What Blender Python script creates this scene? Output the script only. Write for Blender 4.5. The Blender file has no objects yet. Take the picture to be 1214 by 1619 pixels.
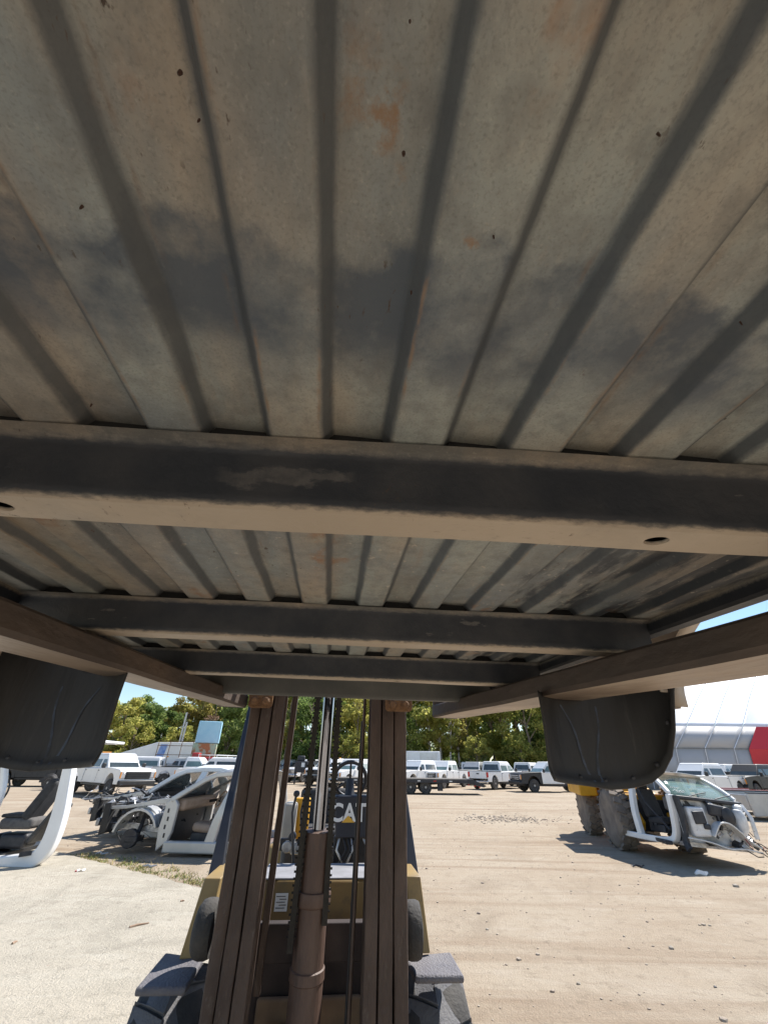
import bpy, bmesh, math, random
from mathutils import Vector, Matrix, Euler
random.seed(7)
R = math.radians
S = bpy.context.scene
COL = S.collection

# ------------------------------------------------------------------ camera
FPX = 620.0
TH = math.atan(398.5 / FPX)
ROLL = .014
_c, _s = math.cos(TH), math.sin(TH)
_fw = Vector((0, _c, _s)); _up = Vector((0, -_s, _c)); _rt = Vector((1, 0, 0))
RT = _rt * math.cos(ROLL) + _up * math.sin(ROLL)
UP = _up * math.cos(ROLL) - _rt * math.sin(ROLL)
CAM = Vector((0, 0, 1.65))
cd = bpy.data.cameras.new('camera'); cam = bpy.data.objects.new('camera', cd); COL.objects.link(cam)
cd.sensor_fit = 'VERTICAL'; cd.sensor_height = 36; cd.lens = 36 * FPX / 1619
cd.clip_start = .02; cd.clip_end = 2000
m = Matrix((RT, UP, -_fw)).transposed().to_4x4(); m.translation = CAM
cam.matrix_world = m
S.camera = cam

# ------------------------------------------------------------------ light
SUN_EL, SUN_AZ = R(52), R(52)      # azimuth measured from +Y towards +X (sun stands to the right, a little ahead)
w = bpy.data.worlds.new('World'); S.world = w; w.use_nodes = True
nt = w.node_tree; bg = nt.nodes['Background']
sky = nt.nodes.new('ShaderNodeTexSky'); sky.sky_type = 'NISHITA'; sky.sun_disc = False
sky.sun_elevation = SUN_EL; sky.sun_rotation = SUN_AZ
sky.air_density = 1.0; sky.dust_density = .0; sky.ozone_density = 2.2
nt.links.new(sky.outputs[0], bg.inputs[0]); bg.inputs[1].default_value = .095
sl = bpy.data.lights.new('sun', 'SUN'); sl.energy = 4.6; sl.angle = R(.55); sl.color = (1, .955, .89)
so = bpy.data.objects.new('sun', sl); COL.objects.link(so)
sd = Vector((math.sin(SUN_AZ) * math.cos(SUN_EL), math.cos(SUN_AZ) * math.cos(SUN_EL), math.sin(SUN_EL)))
so.rotation_euler = sd.to_track_quat('Z', 'Y').to_euler()
S.view_settings.view_transform = 'Standard'; S.view_settings.look = 'None'
S.view_settings.exposure = .88; S.view_settings.gamma = 1; S.view_settings.use_curve_mapping = False
S.render.engine = 'CYCLES'
S.cycles.max_bounces = 8; S.cycles.diffuse_bounces = 5; S.cycles.glossy_bounces = 4; S.cycles.transparent_max_bounces = 12

# ------------------------------------------------------------------ survey helpers (rays of the surveyed view, used only to find real positions)
def ray(x, y): return RT * ((x - 607) / FPX) + _fw + UP * ((809.5 - y) / FPX)
def G(x, y, z=0.):
    d = ray(x, y); return CAM + d * ((z - CAM.z) / d.z)
def AT(x, y, Y):
    d = ray(x, y); return CAM + d * (Y / d.y)
class Frame:
    def __init__(s, rows, org): s.R = Matrix(rows); s.T = Vector(org); s.Ri = s.R.inverted()
    def w(s, p): return s.R @ Vector(p) + s.T
    def l(s, p): return s.Ri @ (Vector(p) - s.T)
    def m4(s): q = s.R.to_4x4(); q.translation = s.T; return q
    def hit(s, x, y, ax, v, n=None):
        o = s.l(CAM); d = s.Ri @ ray(x, y)
        if n is None:
            t = (v - o[ax]) / d[ax]
        else:
            t = (v - n.dot(o)) / n.dot(d)
        return o + d * t
BED = Frame(((.9938, -.1103, .017), (.1107, .9934, -.0283), (-.0138, .03, .9995)), (-.031, .326, 1.945))
MAST = Frame(((.9957, -.0926, .0044), (.0927, .994, -.0588), (.0011, .0589, .9983)), CAM)
_ro = math.radians(1.5)
FORK = Frame(tuple(MAST.R @ Matrix.Rotation(_ro, 3, 'Y')), CAM)
FY = math.atan2(.0931, .9957)
LIFT = Frame(tuple(Matrix.Rotation(FY, 3, 'Z')), (0, 0, 0))

# ------------------------------------------------------------------ mesh builder
class MB:
    def __init__(s): s.v = []; s.f = []; s.mi = []; s.cur = 0
    def add(s, vs, fs):
        o = len(s.v); s.v += [Vector(v) for v in vs]
        for f in fs: s.f.append([i + o for i in f]); s.mi.append(s.cur)
        return s
    def box(s, c, d, rot=None):
        c = Vector(c); h = Vector(d) / 2; vs = []
        for z in (-1, 1):
            for y in (-1, 1):
                for x in (-1, 1):
                    p = Vector((x * h.x, y * h.y, z * h.z))
                    if rot is not None: p = rot @ p
                    vs.append(c + p)
        return s.add(vs, [(0, 2, 3, 1), (4, 5, 7, 6), (0, 1, 5, 4), (2, 6, 7, 3), (0, 4, 6, 2), (1, 3, 7, 5)])
    def hexa(s, b, t):     # bottom 4, top 4 corners (ccw seen from above)
        return s.add(list(b) + list(t), [(3, 2, 1, 0), (4, 5, 6, 7), (0, 1, 5, 4), (1, 2, 6, 5), (2, 3, 7, 6), (3, 0, 4, 7)])
    def prism(s, pts, a, b, axis='y'):   # 2d outline extruded along an axis
        n = len(pts)
        def P(u, v, k):
            return {'y': (u, k, v), 'x': (k, u, v), 'z': (u, v, k)}[axis]
        vs = [P(u, v, a) for u, v in pts] + [P(u, v, b) for u, v in pts]
        fs = [tuple(range(n))[::-1], tuple(range(n, 2 * n))] + [(i, (i + 1) % n, n + (i + 1) % n, n + i) for i in range(n)]
        return s.add(vs, fs)
    def tube(s, p, q, r, n=12, r2=None, caps=True):
        p = Vector(p); q = Vector(q); r2 = r if r2 is None else r2
        d = (q - p).normalized(); a = d.orthogonal().normalized(); b = d.cross(a)
        vs = []
        for c, rr in ((p, r), (q, r2)):
            for i in range(n):
                t = 2 * math.pi * i / n; vs.append(c + (a * math.cos(t) + b * math.sin(t)) * rr)
        fs = [(i, (i + 1) % n, n + (i + 1) % n, n + i) for i in range(n)]
        if caps: fs += [tuple(range(n))[::-1], tuple(range(n, 2 * n))]
        return s.add(vs, fs)
    def path(s, pts, r, n=8, close=False):
        pts = [Vector(p) for p in pts]; rings = []; a = None
        N = len(pts)
        for i, p in enumerate(pts):
            if close: d = pts[(i + 1) % N] - pts[i - 1]
            else: d = pts[min(i + 1, N - 1)] - pts[max(i - 1, 0)]
            d.normalize()
            if a is None: a = d.orthogonal().normalized()
            a = (a - d * a.dot(d)).normalized(); b = d.cross(a)
            rr = r[i] if isinstance(r, (list, tuple)) else r
            rings.append([p + (a * math.cos(2 * math.pi * k / n) + b * math.sin(2 * math.pi * k / n)) * rr for k in range(n)])
        vs = [v for g in rings for v in g]; fs = []
        for i in range(N if close else N - 1):
            j = (i + 1) % N
            fs += [(i * n + k, i * n + (k + 1) % n, j * n + (k + 1) % n, j * n + k) for k in range(n)]
        if not close: fs += [tuple(range(n))[::-1], tuple(range((N - 1) * n, N * n))]
        return s.add(vs, fs)
    def sweep(s, pts, w, h, side):       # rectangular section: w along side, h across
        pts = [Vector(p) for p in pts]; side = Vector(side).normalized(); N = len(pts); vs = []
        for i, p in enumerate(pts):
            d = (pts[min(i + 1, N - 1)] - pts[max(i - 1, 0)]).normalized()
            u = (side - d * side.dot(d)).normalized(); v = d.cross(u)
            ww = w[i] if isinstance(w, (list, tuple)) else w; hh = h[i] if isinstance(h, (list, tuple)) else h
            vs += [p + u * ww / 2 + v * hh / 2, p - u * ww / 2 + v * hh / 2, p - u * ww / 2 - v * hh / 2, p + u * ww / 2 - v * hh / 2]
        fs = [(3, 2, 1, 0), ((N - 1) * 4, (N - 1) * 4 + 1, (N - 1) * 4 + 2, (N - 1) * 4 + 3)]
        for i in range(N - 1):
            fs += [(i * 4 + k, i * 4 + (k + 1) % 4, (i + 1) * 4 + (k + 1) % 4, (i + 1) * 4 + k) for k in range(4)]
        return s.add(vs, fs)
    def lathe(s, prof, c, axis, n=24):   # prof: (radius, offset along axis)
        c = Vector(c); ax = Vector(axis).normalized(); a = ax.orthogonal().normalized(); b = ax.cross(a); vs = []
        for r, o in prof:
            for i in range(n):
                t = 2 * math.pi * i / n; vs.append(c + ax * o + (a * math.cos(t) + b * math.sin(t)) * r)
        fs = []
        for j in range(len(prof) - 1):
            fs += [(j * n + i, j * n + (i + 1) % n, (j + 1) * n + (i + 1) % n, (j + 1) * n + i) for i in range(n)]
        fs += [tuple(range(n))[::-1], tuple(range((len(prof) - 1) * n, len(prof) * n))]
        return s.add(vs, fs)
    def grid(s, rows, close=False):
        n = len(rows[0]); vs = [v for r in rows for v in r]; fs = []
        for j in range(len(rows) - 1):
            fs += [(j * n + i, j * n + i + 1, (j + 1) * n + i + 1, (j + 1) * n + i) for i in range(n - 1)]
            if close: fs.append((j * n + n - 1, j * n, (j + 1) * n, (j + 1) * n + n - 1))
        return s.add(vs, fs)
    def map(s, fn): s.v = [Vector(fn(v)) for v in s.v]; return s
    def mesh(s, name, mats, smooth=0):
        me = bpy.data.meshes.new(name); me.from_pydata([tuple(v) for v in s.v], [], s.f)
        for mm in (mats if isinstance(mats, (list, tuple)) else [mats]): me.materials.append(mm)
        if isinstance(mats, (list, tuple)) and len(mats) > 1: me.polygons.foreach_set('material_index', s.mi)
        bm = bmesh.new(); bm.from_mesh(me); bmesh.ops.recalc_face_normals(bm, faces=bm.faces)
        if smooth:
            for f in bm.faces: f.smooth = True
            for e in bm.edges:
                if len(e.link_faces) == 2 and e.calc_face_angle(0) > R(smooth): e.smooth = False
        bm.to_mesh(me); bm.free(); me.update()
        return me
def obj(name, mb, mat, parent=None, bevel=0, smooth=0, loc=None, solid=0, seg=2, sub=0, **kw):
    me = mb.mesh(name, mat, smooth or (40 if bevel else 0)) if isinstance(mb, MB) else mb
    o = bpy.data.objects.new(name, me); COL.objects.link(o)
    if parent: o.parent = parent
    if loc is not None: o.location = loc
    if solid:
        md = o.modifiers.new('solid', 'SOLIDIFY'); md.thickness = solid; md.offset = 0
    if bevel:
        md = o.modifiers.new('bevel', 'BEVEL'); md.width = bevel; md.segments = seg; md.limit_method = 'ANGLE'; md.angle_limit = R(35)
    if sub:
        md = o.modifiers.new('sub', 'SUBSURF'); md.levels = sub; md.render_levels = sub
    for k, v in kw.items(): o[k] = v
    return o
def tag(o, label=None, cat=None, group=None, kind=None):
    if label: o['label'] = label
    if cat: o['category'] = cat
    if group: o['group'] = group
    if kind: o['kind'] = kind
    return o
def empty(name, label, cat, loc=(0, 0, 0), rz=0, group=None, rot=None):
    o = bpy.data.objects.new(name, None); COL.objects.link(o); o.empty_display_size = .2
    o.location = loc; o.rotation_euler = rot if rot else (0, 0, rz)
    return tag(o, label, cat, group)
KIDS = {}
def copy_tree(o, parent=None):
    c = o.copy(); COL.objects.link(c)
    if parent: c.parent = parent
    for ch in o.children: copy_tree(ch, c)
    return c

# ------------------------------------------------------------------ materials
def mat(name, c1, c2=None, scale=4, rough=.6, metal=0, bump=0, bscale=None, detail=6, stretch=None, lo=.35, hi=.65, spec=None, c3=None, s3=2, t3=(.55, .7), rvar=0, coat=0, coords='Object'):
    m = bpy.data.materials.new(name); m.use_nodes = True; n = m.node_tree.nodes; l = m.node_tree.links
    p = n['Principled BSDF']; p.inputs['Roughness'].default_value = rough; p.inputs['Metallic'].default_value = metal
    p.inputs['Base Color'].default_value = (*c1, 1)
    if spec is not None: p.inputs['Specular IOR Level'].default_value = spec
    if coat: p.inputs['Coat Weight'].default_value = coat
    tc = n.new('ShaderNodeTexCoord'); mp = n.new('ShaderNodeMapping'); l.new(tc.outputs[coords], mp.inputs[0])
    if stretch: mp.inputs['Scale'].default_value = stretch
    m['out'] = 1
    if c2 is not None:
        nz = n.new('ShaderNodeTexNoise'); nz.inputs['Scale'].default_value = scale; nz.inputs['Detail'].default_value = detail; nz.inputs['Roughness'].default_value = .62
        l.new(mp.outputs[0], nz.inputs['Vector'])
        mr = n.new('ShaderNodeMapRange'); mr.inputs[1].default_value = lo; mr.inputs[2].default_value = hi; l.new(nz.outputs[0], mr.inputs[0])
        mx = n.new('ShaderNodeMix'); mx.data_type = 'RGBA'; mx.inputs[6].default_value = (*c1, 1); mx.inputs[7].default_value = (*c2, 1)
        l.new(mr.outputs[0], mx.inputs[0]); out = mx.outputs[2]
        if c3 is not None:
            nz3 = n.new('ShaderNodeTexNoise'); nz3.inputs['Scale'].default_value = s3; nz3.inputs['Detail'].default_value = 8; nz3.inputs['Roughness'].default_value = .7
            l.new(mp.outputs[0], nz3.inputs['Vector'])
            m3 = n.new('ShaderNodeMapRange'); m3.inputs[1].default_value = t3[0]; m3.inputs[2].default_value = t3[1]; l.new(nz3.outputs[0], m3.inputs[0])
            mx3 = n.new('ShaderNodeMix'); mx3.data_type = 'RGBA'; l.new(out, mx3.inputs[6]); mx3.inputs[7].default_value = (*c3, 1); l.new(m3.outputs[0], mx3.inputs[0]); out = mx3.outputs[2]
        l.new(out, p.inputs['Base Color'])
        if rvar:
            rr = n.new('ShaderNodeMapRange'); rr.inputs[3].default_value = rough - rvar; rr.inputs[4].default_value = rough + rvar
            l.new(nz.outputs[0], rr.inputs[0]); l.new(rr.outputs[0], p.inputs['Roughness'])
    if bump:
        nb = n.new('ShaderNodeTexNoise'); nb.inputs['Scale'].default_value = bscale or scale * 5; nb.inputs['Detail'].default_value = 5
        l.new(mp.outputs[0], nb.inputs['Vector'])
        bp = n.new('ShaderNodeBump'); bp.inputs['Strength'].default_value = bump; bp.inputs['Distance'].default_value = .02
        l.new(nb.outputs[0], bp.inputs['Height']); l.new(bp.outputs[0], p.inputs['Normal'])
    return m
def glass(name, tint, alpha, rough=.04):
    m = mat(name, tint, rough=rough); p = m.node_tree.nodes['Principled BSDF']; p.inputs['Alpha'].default_value = alpha
    return m
W_PAINT = mat('white_paint', (.84, .84, .83), (.76, .755, .74), 1.2, rough=.32, detail=8, coat=.3)
W_PAINT2 = mat('warm_white_paint', (.74, .73, .70), (.6, .58, .54), 1.5, rough=.35, coat=.3)
SILVER = mat('silver_paint', (.5, .5, .49), (.43, .43, .42), 3, rough=.35, metal=.3, coat=.3)
GREYP = mat('grey_paint', (.18, .19, .2), (.13, .135, .14), 2, rough=.35, coat=.3)
NAVYP = mat('dark_blue_paint', (.02, .03, .06), (.03, .04, .07), 3, rough=.3, coat=.4)
REDP = mat('red_paint', (.45, .035, .03), (.32, .03, .03), 2, rough=.4)
BLACKP = mat('black_plastic', (.018, .018, .02), (.035, .034, .033), 6, rough=.5)
CHROME = mat('chrome', (.7, .7, .71), rough=.12, metal=1)
ROD = mat('polished_rod', (.42, .44, .5), (.2, .22, .26), 14, rough=.05, metal=1, stretch=(1, 1, .15))
TYRE = mat('tyre_rubber', (.035, .034, .034), (.075, .068, .06), 5, rough=.85, bump=.3, bscale=60)
TYRE_D = mat('dusty_tyre', (.13, .11, .095), (.24, .2, .16), 3, rough=.9, bump=.3, bscale=40)
TREAD = mat('tread_rubber', (.10, .10, .11), (.16, .155, .155), 5, rough=.85, bump=.35, bscale=70)
RIM = mat('steel_rim', (.42, .42, .42), (.3, .3, .3), 8, rough=.4, metal=.6)
GLASS_D = mat('dark_window', (.03, .04, .042), (.06, .075, .075), 1.4, rough=.06, spec=.8)
GLASS_G = mat('green_window', (.16, .24, .23), (.08, .12, .12), 1.1, rough=.06, spec=.8)
GLASS_T = glass('clear_windshield', (.16, .22, .26), .82)
RED_L = mat('tail_lamp_red', (.5, .02, .015), rough=.2)
AMBER = mat('amber_lamp', (.75, .3, .05), rough=.25)
LAMP = mat('clear_lamp', (.6, .6, .62), (.35, .35, .36), 20, rough=.15)
MASTM = mat('mast_steel', (.046, .030, .024), (.088, .060, .047), 7, rough=.6, metal=.15, bump=.5, bscale=45, stretch=(1, 1, .4), c3=(.13, .11, .095), s3=22, t3=(.6, .78), rvar=.12)
CYLM = mat('cylinder_rust_paint', (.075, .043, .032), (.12, .075, .056), 7, rough=.6, bump=.25, bscale=50, stretch=(1, 1, .3), c3=(.04, .03, .028), s3=5, t3=(.55, .7))
FORKM = mat('fork_steel', (.045, .034, .029), (.085, .062, .048), 5, rough=.6, metal=.15, bump=.2, bscale=40, stretch=(1, .4, 1), c3=(.15, .1, .065), s3=4, t3=(.58, .8), rvar=.12)
FORKW = mat('worn_lit_fork_sole', (.34, .26, .19), (.2, .15, .115), 5, rough=.45, metal=.3, bump=.3, bscale=30, stretch=(1, .3, 1), c3=(.42, .34, .26), s3=9, t3=(.5, .7))  # scraped, worn sole; its pale tan also has ground bounce painted in
RUSTP = mat('rusty_plate', (.13, .07, .035), (.22, .12, .055), 30, rough=.85, bump=.6, bscale=120, c3=(.08, .04, .02), s3=40)
YELL = mat('machine_yellow', (.34, .23, .085), (.27, .19, .085), 3, rough=.45, c3=(.2, .14, .07), s3=4, t3=(.58, .75))
YELLB = mat('bright_yellow', (.7, .36, .015), (.55, .28, .02), 2, rough=.45)
BLK = mat('black_steel', (.02, .021, .026), (.045, .045, .05), 8, rough=.5, metal=.2)
NAVY = mat('dark_blue_panel', (.018, .021, .03), (.03, .033, .043), 4, rough=.5)
CHAIN = mat('oily_chain', (.006, .006, .006), (.02, .018, .016), 40, rough=.4, metal=.4)
HOSE = mat('hose_rubber', (.02, .02, .022), rough=.6)
PLATEM = mat('step_plate_steel', (.12, .115, .13), (.17, .16, .165), 8, rough=.75, bump=.5, bscale=90)
DARKHOLE = mat('dark_frame_steel', (.025, .018, .018), (.05, .036, .033), 6, rough=.8)
TAN = mat('tan_leather', (.38, .29, .22), (.3, .22, .165), 6, rough=.6)
GSEAT = mat('grey_fabric', (.13, .125, .12), (.085, .08, .08), 12, rough=.9)
BSEAT = mat('black_fabric', (.03, .03, .032), (.05, .05, .052), 12, rough=.85)
BEDSKIN = mat('pewter_paint', (.5, .42, .33), (.4, .34, .28), 6, rough=.5)
TUBM = mat('black_liner', (.016, .016, .017), (.03, .029, .029), 3, rough=.62, bump=.25, bscale=12, stretch=(3, 1, .4), c3=(.06, .057, .053), s3=9, t3=(.58, .75), rvar=.1)
STREAK = mat('blue_grey_streak', (.07, .09, .13), (.035, .04, .05), 25, rough=.8)
ALU = mat('bare_alloy', (.58, .58, .58), (.3, .3, .31), 12, rough=.45, metal=.7)
ENG = mat('greasy_parts', (.05, .05, .052), (.36, .35, .33), 9, rough=.55, metal=.3)
WOODR = mat('weathered_frame', (.25, .16, .1), (.34, .24, .17), 10, rough=.8)
PAPER = mat('white_paper', (.8, .8, .78), rough=.8)
WTEXT = mat('white_lettering', (.8, .8, .78), rough=.6)
YTEXT = mat('yellow_emblem', (.75, .42, .05), rough=.6)

# --- underside of the truck bed: dusty primer with painted-in shade and reflection bands, rust specks and scuffs
def bed_material(name, floor=True):
    m = bpy.data.materials.new(name); m.use_nodes = True; n = m.node_tree.nodes; l = m.node_tree.links; p = n['Principled BSDF']
    tc = n.new('ShaderNodeTexCoord')
    def noise(scale, st=(1, 1, 1), det=7, rg=.62, off=0):
        mp = n.new('ShaderNodeMapping'); mp.inputs['Scale'].default_value = st; mp.inputs['Location'].default_value = (off, off * .7, off * .3)
        l.new(tc.outputs['Object'], mp.inputs[0]); z = n.new('ShaderNodeTexNoise'); z.inputs['Scale'].default_value = scale; z.inputs['Detail'].default_value = det; z.inputs['Roughness'].default_value = rg
        l.new(mp.outputs[0], z.inputs['Vector']); return z.outputs[0]
    def rng(a, lo, hi, o0=0., o1=1.):
        r = n.new('ShaderNodeMapRange'); l.new(a, r.inputs[0]); r.inputs[1].default_value = lo; r.inputs[2].default_value = hi; r.inputs[3].default_value = o0; r.inputs[4].default_value = o1; return r.outputs[0]
    def mul(a, b, op='MULTIPLY'):
        q = n.new('ShaderNodeMath'); q.operation = op; l.new(a, q.inputs[0])
        if isinstance(b, (int, float)): q.inputs[1].default_value = b
        else: l.new(b, q.inputs[1])
        return q.outputs[0]
    def mix(a, b, f):
        x = n.new('ShaderNodeMix'); x.data_type = 'RGBA'
        if isinstance(a, tuple): x.inputs[6].default_value = (*a, 1)
        else: l.new(a, x.inputs[6])
        if isinstance(b, tuple): x.inputs[7].default_value = (*b, 1)
        else: l.new(b, x.inputs[7])
        l.new(f, x.inputs[0]); return x.outputs[2]
    base = (.335, .355, .325) if floor else (.15, .145, .13)
    sp = n.new('ShaderNodeSeparateXYZ'); l.new(tc.outputs['Object'], sp.inputs[0])
    c = mix(base, (.205, .225, .235) if floor else (.19, .18, .16), rng(noise(2.6, off=3), .42, .62))
    # warm dust fans
    c = mix(c, (.42, .33, .235), mul(rng(noise(3.2, (1.6, .7, 1), off=9), .44, .66), .8))
    c = mix(c, (.17, .165, .15), mul(rng(noise(5.5, (1.4, .5, 1), off=66), .52, .68), .6))
    c = mix(c, (.30, .20, .125), mul(mul(rng(noise(4.5, (2.2, .5, 1), off=68), .56, .68), rng(noise(24, (1.5, .6, 1), off=69), .42, .62)), .55))
    c = mix(c, (.12, .115, .10), mul(rng(noise(420, det=2, off=81), .5, .8), .5))
    c = mix(c, (.5, .47, .4), mul(rng(noise(300, det=2, off=83), .58, .8), .35))
    # fine mottling
    c = mix(c, (.16, .155, .14), mul(rng(noise(38, det=7), .46, .7), .55))
    c = mix(c, (.4, .36, .3), mul(rng(noise(70, (1, .4, 1), off=5), .56, .74), .4))
    if floor:
        # soft bluish reflection painted across the panel; dark zone at the far right
        wob = rng(noise(7, off=2), .3, .7, -.05, .05)
        yy = mul(sp.outputs[1], wob, 'ADD')
        y2 = mul(sp.outputs[1], rng(noise(9, off=2), .3, .7, -.028, .028), 'ADD'); b1 = mul(rng(y2, -.203, -.187), rng(y2, -.14, -.06, 1., 0.))
        b1 = mul(b1, rng(noise(14, off=21), .36, .56, .25, 1.))
        c = mix(c, (.075, .092, .115), mul(b1, .9))
        xx = mul(sp.outputs[0], wob, 'ADD')
        b2 = mul(mul(rng(xx, .3, .36), rng(noise(7, (2.4, .7, 1), off=12), .47, .56)), rng(yy, .1, .2))
        c = mix(c, (.05, .056, .066), mul(b2, .9))
        for (sx_, sy_, sr_) in ((-.008, -.268, .020), (.004, -.255, .016), (.012, -.242, .010), (.07, -.22, .006)):
            dx = mul(mul(sp.outputs[0], -sx_, 'ADD'), 2., 'POWER'); dy = mul(mul(mul(sp.outputs[1], -sy_, 'ADD'), .8), 2., 'POWER')
            ds = mul(mul(dx, dy, 'ADD'), .5, 'POWER'); ds = mul(ds, rng(noise(34, off=61), .3, .7, -.016, .016), 'ADD')
            c = mix(c, (.27, .165, .095), mul(mul(rng(ds, sr_, sr_ * .3), rng(noise(60, off=3), .42, .6)), .8))
        # rust stain patches
        rs = mul(rng(noise(5, (1.2, .8, 1), off=31), .6, .68), rng(noise(26, off=8), .45, .6))
        c = mix(c, (.3, .135, .05), mul(rs, .7))
        # dirt splash specks
        c = mix(c, (.42, .38, .32), mul(rng(noise(60, det=2, off=44), .66, .72), rng(yy, .05, .15)))
    if floor:   # shade painted dark on the sloping rib flanks, rust along ragged edges
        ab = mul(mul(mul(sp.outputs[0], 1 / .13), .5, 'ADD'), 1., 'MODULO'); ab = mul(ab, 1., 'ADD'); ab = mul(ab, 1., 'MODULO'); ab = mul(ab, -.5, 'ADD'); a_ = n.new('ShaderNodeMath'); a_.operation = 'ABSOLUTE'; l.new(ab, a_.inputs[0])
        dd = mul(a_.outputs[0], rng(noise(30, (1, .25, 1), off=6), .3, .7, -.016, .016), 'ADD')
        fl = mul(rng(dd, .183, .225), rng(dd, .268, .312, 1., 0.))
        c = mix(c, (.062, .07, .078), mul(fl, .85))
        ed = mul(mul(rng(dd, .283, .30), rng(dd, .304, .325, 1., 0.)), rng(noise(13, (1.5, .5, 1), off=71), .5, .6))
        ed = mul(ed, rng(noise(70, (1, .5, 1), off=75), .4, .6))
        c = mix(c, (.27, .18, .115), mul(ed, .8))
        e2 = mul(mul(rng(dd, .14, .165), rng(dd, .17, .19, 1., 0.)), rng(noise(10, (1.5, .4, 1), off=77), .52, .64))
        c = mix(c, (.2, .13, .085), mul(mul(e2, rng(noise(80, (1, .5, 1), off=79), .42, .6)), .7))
    else:       # webs darker and bluish, downward faces paler and tan
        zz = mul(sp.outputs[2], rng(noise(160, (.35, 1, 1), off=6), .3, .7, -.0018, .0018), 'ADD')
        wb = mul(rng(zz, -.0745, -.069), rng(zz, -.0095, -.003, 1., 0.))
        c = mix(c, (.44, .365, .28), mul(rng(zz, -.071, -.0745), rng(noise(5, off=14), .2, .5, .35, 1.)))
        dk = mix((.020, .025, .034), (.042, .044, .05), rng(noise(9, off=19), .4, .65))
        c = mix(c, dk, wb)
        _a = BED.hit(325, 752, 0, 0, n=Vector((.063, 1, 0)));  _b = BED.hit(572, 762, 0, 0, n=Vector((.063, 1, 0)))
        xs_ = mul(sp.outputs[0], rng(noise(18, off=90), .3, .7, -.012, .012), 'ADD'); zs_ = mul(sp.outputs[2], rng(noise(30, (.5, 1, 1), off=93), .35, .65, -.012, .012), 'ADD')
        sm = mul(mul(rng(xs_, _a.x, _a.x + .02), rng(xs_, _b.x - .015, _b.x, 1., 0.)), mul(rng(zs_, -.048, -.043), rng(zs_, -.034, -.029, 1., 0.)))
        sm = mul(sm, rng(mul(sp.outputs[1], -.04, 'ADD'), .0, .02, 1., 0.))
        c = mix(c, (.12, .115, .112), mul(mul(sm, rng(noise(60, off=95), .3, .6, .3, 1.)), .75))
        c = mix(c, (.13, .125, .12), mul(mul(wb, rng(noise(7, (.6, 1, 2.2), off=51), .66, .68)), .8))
    # small rust/dirt specks stretched along the panel
    c = mix(c, (.075, .05, .035), mul(rng(noise(150, (1, .45, 1), det=4, off=17), .64, .70), rng(noise(6, off=27), .49, .6)))
    l.new(c, p.inputs['Base Color'])
    l.new(rng(noise(6, off=40), .3, .7, .42, .7), p.inputs['Roughness']); p.inputs['Metallic'].default_value = .1
    bp = n.new('ShaderNodeBump'); bp.inputs['Strength'].default_value = .35; bp.inputs['Distance'].default_value = .004
    l.new(mul(noise(55, det=6), noise(9), 'ADD'), bp.inputs['Height']); l.new(bp.outputs[0], p.inputs['Normal'])
    return m
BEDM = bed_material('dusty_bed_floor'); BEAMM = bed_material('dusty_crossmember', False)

# ------------------------------------------------------------------ ground
def ground_material(name, c1, c2, c3, tracks=None):
    m = bpy.data.materials.new(name); m.use_nodes = True; n = m.node_tree.nodes; l = m.node_tree.links; p = n['Principled BSDF']
    p.inputs['Roughness'].default_value = .95; p.inputs['Specular IOR Level'].default_value = .15
    geo = n.new('ShaderNodeNewGeometry')
    def noise(scale, st=(1, 1, 1), rot=0, det=8):
        mp = n.new('ShaderNodeMapping'); mp.inputs['Scale'].default_value = st; mp.inputs['Rotation'].default_value = (0, 0, rot)
        l.new(geo.outputs['Position'], mp.inputs[0]); z = n.new('ShaderNodeTexNoise'); z.inputs['Scale'].default_value = scale; z.inputs['Detail'].default_value = det; z.inputs['Roughness'].default_value = .65; z.inputs['Distortion'].default_value = .9 if st != (1, 1, 1) else 0
        l.new(mp.outputs[0], z.inputs['Vector']); return z.outputs[0]
    def rng(a, lo, hi, k=1.):
        r = n.new('ShaderNodeMapRange'); l.new(a, r.inputs[0]); r.inputs[1].default_value = lo; r.inputs[2].default_value = hi; r.inputs[4].default_value = k; return r.outputs[0]
    def mix(a, b, f):
        x = n.new('ShaderNodeMix'); x.data_type = 'RGBA'
        if isinstance(a, tuple): x.inputs[6].default_value = (*a, 1)
        else: l.new(a, x.inputs[6])
        x.inputs[7].default_value = (*b, 1); l.new(f, x.inputs[0]); return x.outputs[2]
    c = mix(c1, c2, rng(noise(.35), .38, .64))
    c = mix(c, c3, rng(noise(1.7, (.5, 1.6, 1), R(-18)), .5, .72, .6))
    c = mix(c, tuple(v * .8 for v in c2), rng(noise(.55, (1.3, .8, 1), R(30)), .52, .66, .6))
    if tracks:
        c = mix(c, tracks, rng(noise(.8, (.12, 1.7, 1), R(-22)), .5, .64, .75))
        c = mix(c, tuple(v * .8 for v in tracks), rng(noise(2.6, (.05, 1.3, 1), R(14)), .6, .7, .25))
    c = mix(c, tuple(v * .6 for v in c2), rng(noise(6), .54, .72, .6))
    c = mix(c, tuple(v * 1.2 for v in c1), rng(noise(28), .56, .74, .5))
    c = mix(c, tuple(v * .55 for v in c2), rng(noise(60, det=3), .62, .72, .5))
    l.new(c, p.inputs['Base Color'])
    bp = n.new('ShaderNodeBump'); bp.inputs['Strength'].default_value = .7; bp.inputs['Distance'].default_value = .03
    ad = n.new('ShaderNodeMath'); ad.operation = 'ADD'; l.new(noise(14), ad.inputs[0]); l.new(noise(55), ad.inputs[1])
    l.new(ad.outputs[0], bp.inputs['Height']); l.new(bp.outputs[0], p.inputs['Normal'])
    return m
DIRT = ground_material('packed_dirt', (.395, .33, .25), (.345, .275, .2), (.43, .37, .295), (.27, .20, .138))
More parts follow.
